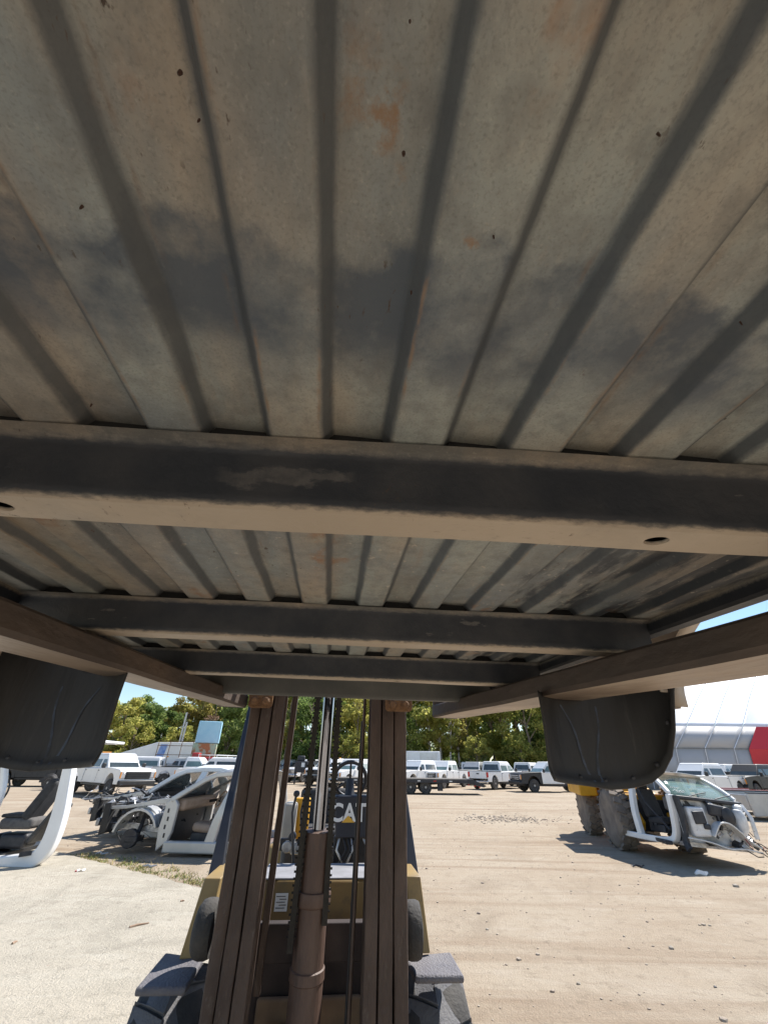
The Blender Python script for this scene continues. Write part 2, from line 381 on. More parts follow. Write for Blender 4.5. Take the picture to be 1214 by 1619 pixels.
CONC = ground_material('dusty_concrete', (.47, .42, .34), (.37, .335, .27), (.52, .48, .4))
mb = MB(); xs = [-900, -300, -120] + [-60 + 4 * i for i in range(31)] + [120, 300, 900]; ys = [-300, -60, -20] + [-10 + 3 * i for i in range(31)] + [120, 300, 1500]
def gz(x, y): return .0
mb.grid([[(x, y, -.02 if abs(x) > 70 else 0) for x in xs] for y in ys])
tag(obj('ground', mb, DIRT), kind='structure')
mb = MB()
slab = [(-30, 25.9), (-5.88, 10.29), (-2.72, 8.25), (-1.9, 7.7), (-.5, 2.2), (-.1, -6), (-30, -6)]
# slab edge broken up a little
def jag(a, b, k):
    out = []
    for i in range(k):
        t = i / k; out.append((a[0] + (b[0] - a[0]) * t + random.uniform(-.04, .04), a[1] + (b[1] - a[1]) * t + random.uniform(-.04, .04)))
    return out
pl = jag(slab[0], slab[1], 30) + jag(slab[1], slab[2], 24) + jag(slab[2], slab[3], 8) + jag(slab[3], slab[4], 12) + slab[4:]
mb.prism(pl, -.05, .012, 'z')
tag(obj('concrete_pavement', mb, CONC), kind='structure')

# gravel and stones
GRAV = mat('gravel', (.45, .4, .33), (.28, .23, .18), 3, rough=.95, coords='Generated')
def stone_mesh(name, seed, r=1):
    rd = random.Random(seed); bm = bmesh.new(); bmesh.ops.create_icosphere(bm, subdivisions=1, radius=r)
    for v in bm.verts: v.co *= rd.uniform(.7, 1.15); v.co.z *= .6
    me = bpy.data.meshes.new(name); bm.to_mesh(me); bm.free(); return me
mb = MB(); rd = random.Random(3)
ico = stone_mesh('pebble', 5); iv = [v.co.copy() for v in ico.vertices]; iff = [tuple(p.vertices) for p in ico.polygons]
def scatter(N, fx, smin, smax):
    for _ in range(N):
        x, y = fx(); s = smin + (smax - smin) * rd.random() ** 3; a = rd.random() * 6.28; ca, sa = math.cos(a) * s, math.sin(a) * s
        mb.add([(x + v.x * ca - v.y * sa, y + v.x * sa + v.y * ca, v.z * s + s * .2) for v in iv], iff)
scatter(2600, lambda: (rd.uniform(-6, 9), 1.6 + 12 * rd.random() ** 1.6), .004, .016)
scatter(900, lambda: (rd.uniform(-8, 16), rd.uniform(4, 24)), .01, .03)
scatter(500, lambda: (4.6 + rd.gauss(0, .9), 18.2 + rd.gauss(0, .6)), .015, .05)
tag(obj('gravel', mb, mat('pebble_mix', (.45, .38, .3), (.25, .2, .16), 2, rough=.95)), kind='stuff')
spots = [(1061, 1500, .03, 'pale rounded stone alone on the open dirt at lower right'), (1163, 1402, .055, 'flat tan rock lying just in front of the loader shadow'), (1122, 1464, .02, 'small tan pebble on dirt between the two larger rocks'),
         (986, 1481, .018, 'small white pebble on bare dirt right of the forklift'), (914, 1556, .022, 'light stone in a rough patch right of the forklift tyre'), (1130, 1561, .016, 'little dark chip on the dirt near the lower right corner'),
         (886, 1388, .02, 'tiny pale stone halfway between forklift and loader'), (770, 1470, .022, 'pale pebble on dirt near the forklift step')]
for i, (px, py, r, lb) in enumerate(spots):
    o = obj('rock', stone_mesh('rock', 20 + i, r), GRAV, loc=G(px, py) + Vector((0, 0, r * .2)))
    o.data.materials.append(GRAV if i != 5 else BLK); tag(o, lb, 'rock')
g = G(128, 1379); t = empty('litter_wrapper', 'crumpled white and red wrapper on the pale concrete', 'litter', g, .5)
b = MB(); b.grid([[(-.06 + .03 * i, -.03 + .03 * j, .018 + .012 * ((i * 7 + j * 5) % 3)) for i in range(5)] for j in range(3)]); obj('paper', b, PAPER, t)
b = MB(); b.box((-.075, 0, .02), (.03, .05, .014)); obj('red_end', b, REDP, t)
for i, (a, b_, lb) in enumerate([((205, 1466), (236, 1459), 'straight brown stick on the concrete left of the forklift'), ((286, 1425), (292, 1424), 'short twig on concrete near the grass strip'), ((20, 1492), (28, 1488), 'broken dark twig at the left edge of the concrete')]):
    p, q = G(*a, .018), G(*b_, .02); mid = (p + q) / 2; k = MB(); k.path([p - mid, (p - mid) * .3 + Vector((0, .01, .004)), q - mid], [.012, .01, .005], 6)
    tag(obj('stick', k, WOODR, loc=mid), lb, 'stick')
for i, (px, py, lb) in enumerate(((75, 1350, 'small dark scrap of plastic between the white cab and the silver shell'), (236, 1372, 'bent metal offcut on the grass strip under the silver shell'), (160, 1352, 'grey metal offcut below the open engine bay'), (1010, 1372, 'twisted black strip in the loader shadow'), (1110, 1384, 'pale plaster lump in front of the loader shadow'))):
    p = G(px, py); k = MB(); q = random.Random(i)
    k.path([(-.12, 0, .02), (-.04, .03, .03 + .02 * q.random()), (.03, -.02, .02), (.12, .03, .035)], [.012, .018, .02, .01] if i != 4 else [.02, .05, .05, .02], 5)
    tag(obj('scrap_piece', k, [BLACKP, ALU, ALU, BLK, PAPER][i], loc=p), lb, 'scrap')
# grass strip along the slab edge
mb = MB(); rd = random.Random(11)
for _ in range(3600):
    t = rd.random(); a, b_ = Vector((-6.3, 10.57)), Vector((-2.4, 8.1)); p = a.lerp(b_, t); n_ = Vector((.54, .84))
    wdt = (.32 * (1 - abs(2 * t - .9) * .4)); p = p + n_ * abs(rd.gauss(.03, wdt)) + Vector((rd.uniform(-.05, .05), 0))
    if math.sin(p.x * 9) * math.sin(p.y * 7 + 1) < .0 and rd.random() < .85: continue
    h = rd.uniform(.01, .055); an = rd.random() * 6.28; w_ = .007; dx, dy = math.cos(an) * w_, math.sin(an) * w_; lx, ly = rd.gauss(0, .03), rd.gauss(0, .03)
    mb.cur = 0 if rd.random() < .4 else 1
    mb.add([(p.x - dx, p.y - dy, 0), (p.x + dx, p.y + dy, 0), (p.x + lx, p.y + ly, h)], [(0, 1, 2)])
tag(obj('grass', mb, [mat('green_grass', (.12, .19, .04), (.2, .24, .06), 3, rough=.8), mat('dry_grass', (.38, .3, .12), (.3, .24, .1), 3, rough=.9)]), kind='stuff')

# ------------------------------------------------------------------ the truck bed held on the forks
bed = empty('truck_bed', 'ribbed steel pickup truck bed seen from below, lying on the forklift forks', 'truck bed')
bed.matrix_world = BED.m4()
GS = -.063
PIT = .13; WW = .0755; RUN = .0105; DEP = .015
def rib_profile(x0, x1):
    pts = []
    k0 = math.ceil((x0 + .06) / PIT); k1 = math.floor((x1 - .06) / PIT)
    pts.append((x0, 0))
    for k in range(k0, k1 + 1):
        c = k * PIT; a, b = c - WW / 2, c + WW / 2
        # rounded shoulders
        for (x, z) in ((a - .002, 0), (a + .0015, .0012), (a + RUN - .0015, DEP - .0012), (a + RUN + .002, DEP), (b - RUN - .002, DEP), (b - RUN + .0015, DEP - .0012), (b - .0015, .0012), (b + .002, 0)):
            pts.append((x, z))
    pts.append((x1, 0)); return pts
prof = rib_profile(-.745, .745)
up_ = [(x, z + .0015) for x, z in prof]
mb = MB(); ysn = [-1.0 + 2.72 * i / 40 for i in range(41)]
rows = [[(x, y + GS * x, z + .0007 * math.sin(x * 17 + y * 9) + .0005 * math.sin(x * 41 - y * 23)) for x, z in prof + up_[::-1]] for y in ysn]
mb.grid(rows, close=True)
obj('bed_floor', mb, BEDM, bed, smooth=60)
# crossmembers: rolled hat section, flanges against the floor, drain holes underneath
def crossmember(Y0, x0, x1, h=.076, holes=(), name='crossmember', b=.056, fl=.017, zoff=0, mt=None):
    t = .0025
    sec = [(0, -t), (fl - .006, -t - .0005), (fl, -.006), (fl + .004, -.014), (fl + .007, -h + .014), (fl + .009, -h + .005), (fl + .014, -h), (fl + .010 + b - .006, -h), (fl + b + .008, -h + .006), (fl + b + .010, -h + .016), (fl + b + .012, -.012), (fl + b + .016, -t), (fl + b + .04, -t)]
    i0, i1 = 6, 7
    o = MB(); hx = sorted(holes); N = 40
    xs = [x0 + (x1 - x0) * i / N for i in range(N + 1)]
    def P(x, s): return (x, Y0 + GS * x + s[0], s[1] + zoff + .0008 * math.sin(x * 11 + Y0 * 5))
    segs = [(sec[:i0 + 1]), (sec[i1:])]
    for sg in segs: o.grid([[P(x, s) for s in sg] for x in xs])
    # bottom strip with holes
    cuts = [x0]
    for hx_ in hx: cuts += [hx_ - .03, hx_ + .03]
    cuts.append(x1)
    for i in range(0, len(cuts), 2):
        o.grid([[P(cuts[i] + (cuts[i + 1] - cuts[i]) * k / 10, s) for s in (sec[i0], sec[i1])] for k in range(11)])
    for hx_ in hx:
        n = 24; cy = (sec[i0][0] + sec[i1][0]) / 2; hw = (sec[i1][0] - sec[i0][0]) / 2; outer = []; inner = []; deep = []
        for k in range(n):
            a = 2 * math.pi * (k + .5) / n; ca, sa = math.cos(a), math.sin(a); q = min(.03 / max(abs(ca), 1e-6), hw / max(abs(sa), 1e-6))
            outer.append(P(hx_ + ca * q, (cy + sa * q, -h))); inner.append(P(hx_ + ca * .0135, (cy + sa * .010, -h))); deep.append(P(hx_ + ca * .0125, (cy + sa * .009, -h + .004)))
        o.grid([outer, inner, deep], close=True)
    o.grid([[P(x, (fl + .004, -t)), P(x, (fl + b + .012, -t))] for x in (x0, x1)])
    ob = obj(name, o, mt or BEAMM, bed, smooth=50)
    return ob
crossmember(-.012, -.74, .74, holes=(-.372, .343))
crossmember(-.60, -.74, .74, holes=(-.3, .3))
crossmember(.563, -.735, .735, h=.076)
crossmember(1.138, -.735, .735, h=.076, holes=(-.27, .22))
crossmember(1.655, -.74, .74, h=.085, mt=mat('dark_header_coat', (.06, .062, .06), (.1, .098, .09), 5, rough=.6))
SLOT_FILL = mat('black_slot_filler', (.012, .012, .012), rough=.9)  # fillers added in the rib slots to block light and keep gaps black
for Y0 in (-.60, -.012, .563, 1.138, 1.655):
    for k_ in range(-5, 6):
        k = MB(); cx = k_ * PIT; a0, a1 = cx - WW / 2 + .001, cx + WW / 2 - .001; ya = Y0 + GS * cx + .012
        k.hexa([(a0, ya, -.001), (a1, ya, -.001), (a1, ya + .05, -.001), (a0, ya + .05, -.001)], [(a0 + RUN, ya, DEP - .001), (a1 - RUN, ya, DEP - .001), (a1 - RUN, ya + .05, DEP - .001), (a0 + RUN, ya + .05, DEP - .001)])
        obj('slot_light_block', k, SLOT_FILL, bed)
# scuffed primer smear on the near crossmember
def smear(pts, name='scuff'):
    o = MB(); n_ = Vector((-GS, 1, 0)); vs = [BED.hit(px, py, 0, .0145, n=n_) - Vector((0, .0012, 0)) for px, py in pts]
    o.add(vs, [tuple(range(len(vs)))])
    return o
SMEAR = mat('bare_scuff', (.16, .15, .15), (.12, .115, .115), 60, rough=.7)
# bolts / spot welds under the floor: rusty bolt stubs
for i, (px, py) in enumerate([(315, 190), (638, 243), (130, 327), (650, 462), (780, 374), (648, 34), (285, 115), (145, 640), (1040, 212), (1170, 510)]):
    p = BED.hit(px, py, 2, -.0005); k = MB(); r_ = (.0005, .0009, .0007, .0006, .0005)[i % 5]
    k.lathe([(r_ * .4, -.0032), (r_, -.002), (r_ * 1.3, .001)], p, (0, 0, 1), 8); obj('rusty_weld', k, mat('weld_rust_%d' % i, (.06, .03, .02)) if i == 0 else bpy.data.materials['weld_rust_0'], bed)
# side sills
for sx in (-1, 1):
    k = MB(); sec = [(0, 0), (.0, -.026), (.006, -.032), (.035, -.032), (.04, -.026), (.04, 0)]
    k.grid([[(sx * (.735 + a), y - sx * .735 * 0 + GS * sx * .74, b) for a, b in sec] for y in [-1 + 2.7 * i / 30 for i in range(31)]], close=True)
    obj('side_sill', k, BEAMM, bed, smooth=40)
# wheel housings: curved black liner, front wall of the wheel well, with an inner flange and rounded lower outer corner
def housing(sx):
    # stations across x (inner->outer), each with Y and bottom z
    st = [(.545, .80, -.335), (.553, .82, -.34), (.575, .85, -.343), (.61, .885, -.347), (.645, .905, -.35), (.68, .913, -.353), (.72, .917, -.357), (.75, .919, -.360), (.79, .919, -.357), (.825, .914, -.352), (.855, .90, -.341), (.878, .88, -.318), (.893, .855, -.28), (.903, .83, -.22), (.908, .80, -.13), (.91, .77, -.08)]
    rows = []; NZ = 16
    for j in range(NZ + 1):
        u = j / NZ; row = []
        for x, y, zb in st:
            z0 = (-.138 if sx > 0 else -.112) if x < .735 else -.07; z = z0 + (zb - z0) * u
            yy = y - .03 * max(0, u - .9) * 10 * .6 + .004 * math.sin(x * 40 + u * 5)
            row.append((sx * x, yy + GS * sx * x, z))
        rows.append(row)
    k = MB(); k.grid(rows)
    o = obj('wheel_housing', k, TUBM, bed, smooth=60, solid=.004)
    def surf(x, z):
        # position on the surface
        for i in range(len(st) - 1):
            if st[i][0] <= x <= st[i + 1][0]:
                q = (x - st[i][0]) / (st[i + 1][0] - st[i][0]); y = st[i][1] + q * (st[i + 1][1] - st[i][1]); zb = st[i][2] + q * (st[i + 1][2] - st[i][2]); break
        z0 = (-.138 if sx > 0 else -.112) if x < .735 else -.07; u = (z - z0) / (zb - z0)
        yy = y - .03 * max(0, u - .9) * 10 * .6 + .004 * math.sin(x * 40 + u * 5)
        return Vector((sx * x, yy + GS * sx * x - .0035, z))
    for (xa, xb) in ((.655, .715), (.765, .735)):
        k = MB(); n = 30; L = []
        for i in range(n + 1):
            t = i / n; z = -.16 - .185 * t; x = xa + (xb - xa) * t + .006 * math.sin(t * 6); wv = .0012 + .0016 * abs(math.sin(t * 17 + xa * 50)) + .0015 * t
            L.append([surf(x - wv, z), surf(x + wv, z)])
        k.grid(L); obj('blue_streak', k, STREAK, o)  # two thin blue-grey strips down each liner
    for i in (1, 3, 5, 7, 9, 11):
        x_, y_, z_ = st[min(i + 2, 15)]; k = MB(); k.lathe([(.003, -.006), (.006, -.004), (.007, 0)], (sx * (x_ - .006), y_ + GS * sx * x_ - .004, z_ + .018), (0, 1, 0), 10); obj('liner_screw', k, BLK, o)
    # rolled lip with serrated clips along the outer edge
    k = MB()
    for i in range(9, len(st) - 1):
        for q in (.0, .25, .5, .75):
            x, y, z = [st[i][c_] + (st[i + 1][c_] - st[i][c_]) * q for c_ in range(3)]
            if z < -.1: k.box((sx * (x + .001), y + GS * sx * x - .004, z + .001), (.007, .008, .005), Matrix.Rotation(.5 * sx, 3, 'Y'))
    obj('edge_clip_strip', k, TUBM, o)
    return o
housing(1); housing(-1)
# outer bedside skins with wheel arch
for sx in (-1, 1):
    k = MB(); rows = []
    for i in range(41):
        y = -1.0 + 2.7 * i / 40
        d = abs(y - .36); rad = .50
        zb = -.16 if y > .86 or y < -.14 else -.16 + .3 * math.sqrt(max(0, 1 - (d / rad) ** 2))
        rows.append([(sx * (1.0 + .01 * math.sin(j)), y + GS * sx, zb + (.5 - zb) * j / 6) for j in range(7)] )
    k.grid(rows); obj('bedside', k, BEDSKIN, bed, smooth=50, solid=.006)
    k = MB(); rows = []
    for i in range(26):
        a = math.pi * i / 25; y = .36 + .5 * math.cos(a); z = -.16 + .3 * math.sin(a)
        rows.append([(sx * .955, y + GS * sx, z + .003), (sx * 1.0, y + GS * sx, z)])
    k.grid(rows); obj('wheel_arch_lip', k, BEDSKIN, bed, smooth=50, solid=.003)
    k = MB(); k.box((sx * .905, .80 + GS * sx * .9, -.105), (.04, .006, .05)); k.box((sx * .92, .81 + GS * sx * .9, -.08), (.012, .02, .03))
    br = obj('fender_bracket', k, BEDSKIN, bed, bevel=.002); k = MB(); k.tube((sx * .898, .79 + GS * sx * .9, -.115), (sx * .898, .8 + GS * sx * .9, -.115), .005, 8); obj('screw', k, BLK, br)
# front header panel and inner bed walls that close the bed above the floor
k = MB(); k.box((0, 1.735, .22), (1.5, .01, .5)); obj('front_panel', k, BEDSKIN, bed)
for sx in (-1, 1):
    k = MB(); k.grid([[(sx * .76, y + GS * sx * .76, 0), (sx * .80, y + GS * sx * .8, .24), (sx * .80, y + GS * sx * .8, .5), (sx * 1.0, y + GS * sx * .9, .5)] for y in (-1, 1.7)])
    obj('inner_wall', k, BEDSKIN, bed, solid=.004)

# ------------------------------------------------------------------ forklift
lift = empty('forklift', 'yellow forklift with a rusty three stage mast carrying the truck bed', 'forklift', LIFT.w((0, 3.6, 0)), FY)
LF = Frame(tuple(LIFT.R), LIFT.w((0, 3.6, 0)))
def m2l(p): return LF.l(MAST.w(p))
def f2l(p): return LF.l(FORK.w(p))
def part(name, mb, mat, fr=None, parent=None, **k):
    if fr: mb.map(fr)
    return obj(name, mb, mat, parent or lift, **k)
MY = 2.60
# forks (tapered blades, thicker at the heel, rounded edges)
for sx in (-1, 1):
    k = MB(); xi = .55 * sx; L = []
    for i in range(33):
        y = .12 + 2.5 * i / 32; u = i / 32
        zt = .165; zb = .118 - .018 * u + .001 * math.sin(y * 7); xo = sx * (.712 - .0 * u)
        if u < .06: zb = zt - (zt - zb) * (.35 + 11 * u)
        wv = .0015 * math.sin(y * 13 + sx)
        e = .006
        if sx < 0: xo = sx * (.705 - .03 * u)
        L.append([(xi + wv, y, zt - e), (xi + sx * e + wv, y, zt), (xo - sx * e, y, zt), (xo, y, zt - e), (xo, y, zb + e), (xo - sx * e, y, zb), (xi + sx * e * 1.6 + wv, y, zb), (xi + wv, y, zb + e * 1.6)])
    k.grid(L, close=True); k.add(L[0], [tuple(range(8))]); k.add(L[-1], [tuple(range(8))])
    f = part('fork', k, FORKM, f2l, smooth=35); f.data.materials.append(FORKW)
    for p_ in f.data.polygons:
        if p_.normal.z < -.75: p_.material_index = 1
    k = MB(); k.sweep([(sx * .628, 2.59, .1), (sx * .628, 2.615, .25), (sx * .628, 2.62, .72)], .15, .05, (1, 0, 0)); part('fork_shank', k, FORKM, f2l, f, bevel=.006)
# carriage: cross bars above (behind the bed) and its lower side brackets with bolts
k = MB(); k.box((0, 2.56, .36), (1.35, .045, .11)); k.box((0, 2.56, .70), (1.35, .045, .11)); part('carriage_bar', k, MASTM, m2l, bevel=.004)
for X0, X1 in ((MAST.hit(393, 1112, 1, 2.56).x, MAST.hit(431, 1112, 1, 2.56).x), (MAST.hit(609, 1112, 1, 2.56).x, MAST.hit(651, 1112, 1, 2.56).x)):
    k = MB(); zb = MAST.hit(400, 1119, 1, 2.56).z if X0 < 0 else MAST.hit(630, 1125, 1, 2.56).z
    k.prism([(X0, .24), (X0, zb + .012), (X0 + .014, zb), (X1 - .014, zb), (X1, zb + .012), (X1, .24)], 2.55, 2.572, 'y')
    br = part('carriage_bracket', k, RUSTP, m2l, bevel=.002)
    for t_ in (.27, .74):
        x = X0 + (X1 - X0) * t_; k = MB(); k.lathe([(.0235, 0), (.0235, -.01), (.018, -.016), (.018, -.026), (.014, -.031)], (x, 2.55, zb + .036), (0, 1, 0), 14); part('bolt', k, RUSTP, m2l, br, smooth=35)
# mast rails: three nested channels each side, tall steel sections with worn faces
def rail(x0, x1, y0, dep, ztop, zbot, seed):
    k = MB(); rd = random.Random(seed); n = 26; fl = .016
    zs = [zbot + (ztop - zbot) * i / n for i in range(n + 1)]
    def col(xa, xb, ya, yb):
        L = []
        for z in zs:
            j = .0014 * math.sin(z * 9 + seed) + rd.uniform(-.0008, .0008); jj = rd.uniform(-.0008, .0008)
            L.append([(xa + j, ya + .004, z), (xa + .004 + j, ya, z), (xb - .004 + jj, ya, z), (xb + jj, ya + .004, z), (xb + jj, yb, z), (xa + j, yb, z)])
        k.grid(L, close=True); k.add(L[0], [tuple(range(6))]); k.add(L[-1], [tuple(range(6))])
    col(x0, x1, y0, y0 + fl); xm = (x0 + x1) / 2
    k.box((xm, y0 + dep / 2, (ztop + zbot) / 2), (.016, dep - 2 * fl, ztop - zbot))
    k.box((xm, y0 + dep - fl / 2, (ztop + zbot) / 2), (x1 - x0, fl, ztop - zbot))
    return k
sets = [(-.522, -.462, .012), (-.457, -.397, .0), (-.392, -.330, .004), (.180, .243, .0), (.249, .317, .006), (.323, .391, .014)]
for i, (a, b_, dy) in enumerate(sets):
    part('mast_rail', rail(a, b_, MY + dy, .16, .62 if i in (0, 5) else .70, -1.52, i), MASTM, m2l, smooth=45)
# hose guard bar and thin hydraulic pipe
def mh(px, py, Y): return MAST.hit(px, py, 1, Y)
k = MB(); a = mh(467, 1106, 2.85); b_ = mh(423, 1440, 2.85); b_ = a + (b_ - a) * 1.3; k.sweep([a + (a - b_) * .25, a, b_], .034, .03, (1, 0, 0)); part('hose_guard', k, MASTM, m2l, bevel=.003)
k = MB(); a = mh(577, 1108, 2.72); b_ = mh(560, 1443, 2.72); k.path([a + (a - b_) * .3, a, (a + b_) / 2, b_, b_ + (b_ - a) * .55], .0095, 8); part('hydraulic_pipe', k, MASTM, m2l, smooth=60)
k = MB(); a = mh(572.5, 1140, 2.75); b_ = mh(556, 1443, 2.75); k.path([a, b_, b_ + (b_ - a) * .6], .007, 8); part('hydraulic_hose', k, HOSE, m2l, smooth=60)
# lift cylinder and chromed rod
a = mh(520, 1108, 2.75); b_ = mh(504, 1312, 2.75); c_ = mh(479, 1619, 2.75); ax = (c_ - b_).normalized()
k = MB(); k.tube(a - ax * .4, b_ + ax * .02, .0345, 28); part('piston_rod', k, ROD, m2l, smooth=40)
k = MB(); L_ = (c_ - b_).length
k.lathe([(.062, 0), (.0745, .004), (.0765, .012), (.0765, .24), (.087, .243), (.089, .25), (.089, .29), (.086, .296), (.0765, .302), (.076, .52), (.083, .524), (.084, .56), (.079, .566), (.078, 1.25)], b_, ax, 32)
part('lift_cylinder', k, CYLM, m2l, smooth=38)
# leaf chains: individual plates joined by pins
for (p0, p1) in (((503, 1108), (480, 1310)), ((536, 1108), (524, 1290))):
    a, b_ = mh(*p0, 2.70), mh(*p1, 2.70); d = b_ - a; a = a - d * .35; b_ = b_ + d * .75; d = b_ - a; n = int(d.length / .027)
    k = MB(); e = d.normalized(); rot = e.to_track_quat('Z', 'Y').to_matrix()
    for i in range(n):
        c = a + e * (.027 * i)
        k.box(c, (.036 if i % 2 else .028, .016, .036), rot)
        k.tube(c + Vector((-.023, 0, .013)), c + Vector((.023, 0, .013)), .0055, 6)
    k.sweep([a, b_], .028, .014, (1, 0, 0)); k.sweep([a + Vector((0, -.012, 0)), b_ + Vector((0, -.012, 0))], .026, .02, (1, 0, 0))
    part('lift_chain', k, CHAIN, m2l)
# mast crossbars
_z1 = MAST.hit(500, 1460, 1, 2.84).z; _z2 = MAST.hit(500, 1524, 1, 2.84).z
k = MB(); k.box((-.07, 2.87, (_z1 + _z2) / 2), (.66, .05, _z1 - _z2)); part('mast_crossbar', k, DARKHOLE, m2l, bevel=.006)
k = MB(); k.box((-.07, 2.87, -1.42), (.66, .05, .2)); part('mast_crossbar', k, DARKHOLE, m2l, bevel=.006)
k = MB(); k.box((-.07, 2.87, .62), (.8, .05, .1)); part('mast_crossbar', k, MASTM, m2l, bevel=.006)
# drive unit behind the mast: dark frame box with yellow lower panel, hoses
def L3(x, y, z): return (x, y - 3.6, z)
k = MB(); k.prism([(-.40, .28), (-.40, .80), (-.36, .84), (.23, .84), (.27, .80), (.27, .28)], 3.02 - 3.6, 3.06 - 3.6, 'y'); part('front_frame', k, DARKHOLE, bevel=.01)
k = MB(); k.box(L3(-.06, 3.0, .61), (.52, .03, .11)); part('lower_cowl', k, mat('muted_brown_cowl', (.15, .1, .065), (.22, .15, .09), 6, rough=.7), bevel=.03, seg=4)  # browner and darker than the yellow panels
for i, (x0, z0) in enumerate(((-.25, .5), (.05, .47), (-.1, .42))):
    k = MB(); k.path([L3(x0 + .13 * math.sin(t * .5), 2.93 + .02 * math.sin(t), z0 + .09 * math.cos(t * .5)) for t in range(8)], .012, 8); part('hydraulic_hose', k, HOSE, smooth=60)
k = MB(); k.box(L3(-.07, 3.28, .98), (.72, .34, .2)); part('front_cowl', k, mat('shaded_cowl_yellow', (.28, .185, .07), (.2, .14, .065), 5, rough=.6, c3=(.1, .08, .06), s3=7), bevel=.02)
k = MB(); k.box(L3(-.07, 3.3, 1.084), (.66, .40, .008)); part('cowl_floor_plate', k, mat('dusty_floor_plate', (.28, .28, .3), (.2, .2, .21), 9, rough=.7), bevel=.003)
k = MB(); k.box(L3(-.262, 3.105, .985), (.07, .004, .075)); lb = part('warning_sticker', k, PAPER)
k = MB()
for i in range(5): k.box(L3(-.262 + (.008 if i % 2 else -.004), 3.1018, 1.01 - .012 * i), (.05 - .01 * (i % 2), .0012, .003))
part('sticker_print', k, BLK, parent=lb)
# tall cowl side plates (yellow) that flare to the steps
for sx, x0, x1, x2, x3 in ((-1, -.69, -.60, -.735, -.62), (1, .44, .525, .46, .562)):
    k = MB(); k.hexa([L3(x2, 3.0, .80), L3(x3, 3.0, .80), L3(x3, 3.5, .80), L3(x2, 3.5, .80)], [L3(x0, 3.02, 1.105), L3(x1, 3.02, 1.105), L3(x1, 3.45, 1.105), L3(x0, 3.45, 1.105)])
    part('cowl_side_plate', k, YELL, bevel=.006)
# tilt hubs (round rollers beside the rails)
for px, py in ((327, 1467), (651, 1469)):
    c = LF.l(LIFT.w(LIFT.hit(px, py, 1, 2.86))); k = MB(); k.lathe([(.03, -.055), (.085, -.05), (.105, -.035), (.112, -.01), (.112, .02), (.105, .04), (.06, .05), (.03, .052)], c, (1, 0, 0), 26); part('tilt_hub', k, TYRE, smooth=40)
# step plates over the drive tyres
stepL = [LIFT.hit(*p, 1, y) for p, y in (((214, 1562), 2.76), ((295, 1561), 2.76), ((323, 1513), 3.0), ((262, 1505), 3.1))]
stepR = [LIFT.hit(*p, 1, y) for p, y in (((656, 1543), 2.80), ((734, 1542), 2.80), ((712, 1504), 3.05), ((638, 1511), 3.0))]
for st in (stepL, stepR):
    q = [LF.l(LIFT.w(v)) for v in st]; zt = sum(v.z for v in q) / 4
    q = [Vector((v.x, v.y, v.z)) for v in q]
    k = MB(); k.hexa([v - Vector((0, 0, .03)) for v in q], q); part('step_plate', k, PLATEM, bevel=.012, seg=3)
# big drive tyres with chunky chevron lugs
def lift_wheel(cx, cy, r, wd, hubside):
    k = MB(); k.lathe([(r * .55, -wd / 2), (r * .9, -wd / 2 + .005), (r * .955, -wd / 2 + .03), (r * .955, wd / 2 - .03), (r * .9, wd / 2 - .005), (r * .55, wd / 2)], (cx, cy, r), (1, 0, 0), 40)
    ty = part('drive_tyre', k, TYRE, smooth=40)
    n = 11
    for i in range(n):
        for s in (-1, 1):
            a0 = 2 * math.pi * (i + (.5 if s > 0 else 0)) / n; k = MB(); da = 2 * math.pi / n
            # chevron block from the centre line out over the shoulder
            U = [(-.02, -.46, 1.0), (-.02, .46, 1.0), (.5, .46, 1.0), (.97, .46, .98), (1.04, .44, .82), (1.04, -.44, .82), (.97, -.46, .98), (.5, -.46, 1.0)]
            def pt(u, v, rr): a = a0 + da * (v + .3 * u); return (cx + s * u * wd / 2, cy - math.cos(a) * r * rr, r + math.sin(a) * r * rr)
            top = [pt(*q) for q in U]; bot = [pt(q[0] * .98, q[1], .93 if q[2] > .9 else .76) for q in U]
            n8 = 8; k.add(top + bot, [tuple(range(8)), tuple(range(8, 16))[::-1]] + [(j, (j + 1) % 8, 8 + (j + 1) % 8, 8 + j) for j in range(8)])
            part('tread_block', k, TREAD, parent=ty, bevel=.006)
    k = MB(); k.lathe([(.05, -.03), (r * .5, -.02), (r * .56, wd / 2 * .9), (r * .5, wd / 2 * .8), (.1, wd / 2 * .5), (.06, wd / 2 * .6)], (cx, cy, r), (hubside, 0, 0), 24); part('wheel_rim', k, YELL, parent=ty, smooth=40)
lift_wheel(-.74, -.43, .362, .33, -1)
lift_wheel(.58, -.43, .362, .33, 1)
lift_wheel(-.55, 1.25, .28, .24, -1); lift_wheel(.42, 1.25, .28, .24, 1)
# chassis, seat deck, counterweight
k = MB(); k.box(L3(-.07, 4.3, .62), (.86, 1.9, .42)); part('chassis', k, YELL, bevel=.03)
k = MB(); k.prism([(4.75 - 3.6, .3), (4.75 - 3.6, 1.02), (5.35 - 3.6, 1.0), (5.5 - 3.6, .8), (5.5 - 3.6, .3)], -.60, .46, 'x'); part('counterweight', k, YELL, bevel=.06, seg=4)
k = MB(); k.box(L3(-.1, 4.45, .96), (.60, .62, .26)); part('seat_deck', k, BLK, bevel=.04, seg=3)
k = MB(); k.box(L3(-.1, 4.42, 1.14), (.48, .46, .1)); st_ = part('operator_seat', k, BSEAT, bevel=.04, seg=3); k = MB(); k.box(L3(-.1, 4.68, 1.30), (.44, .09, .3)); part('seat_back', k, BSEAT, parent=st_, bevel=.04, seg=3)
k = MB(); k.tube(L3(-.42, 5.05, 1.16), L3(.28, 5.05, 1.16), .15, 20); part('gas_tank', k, YELLB, smooth=40)
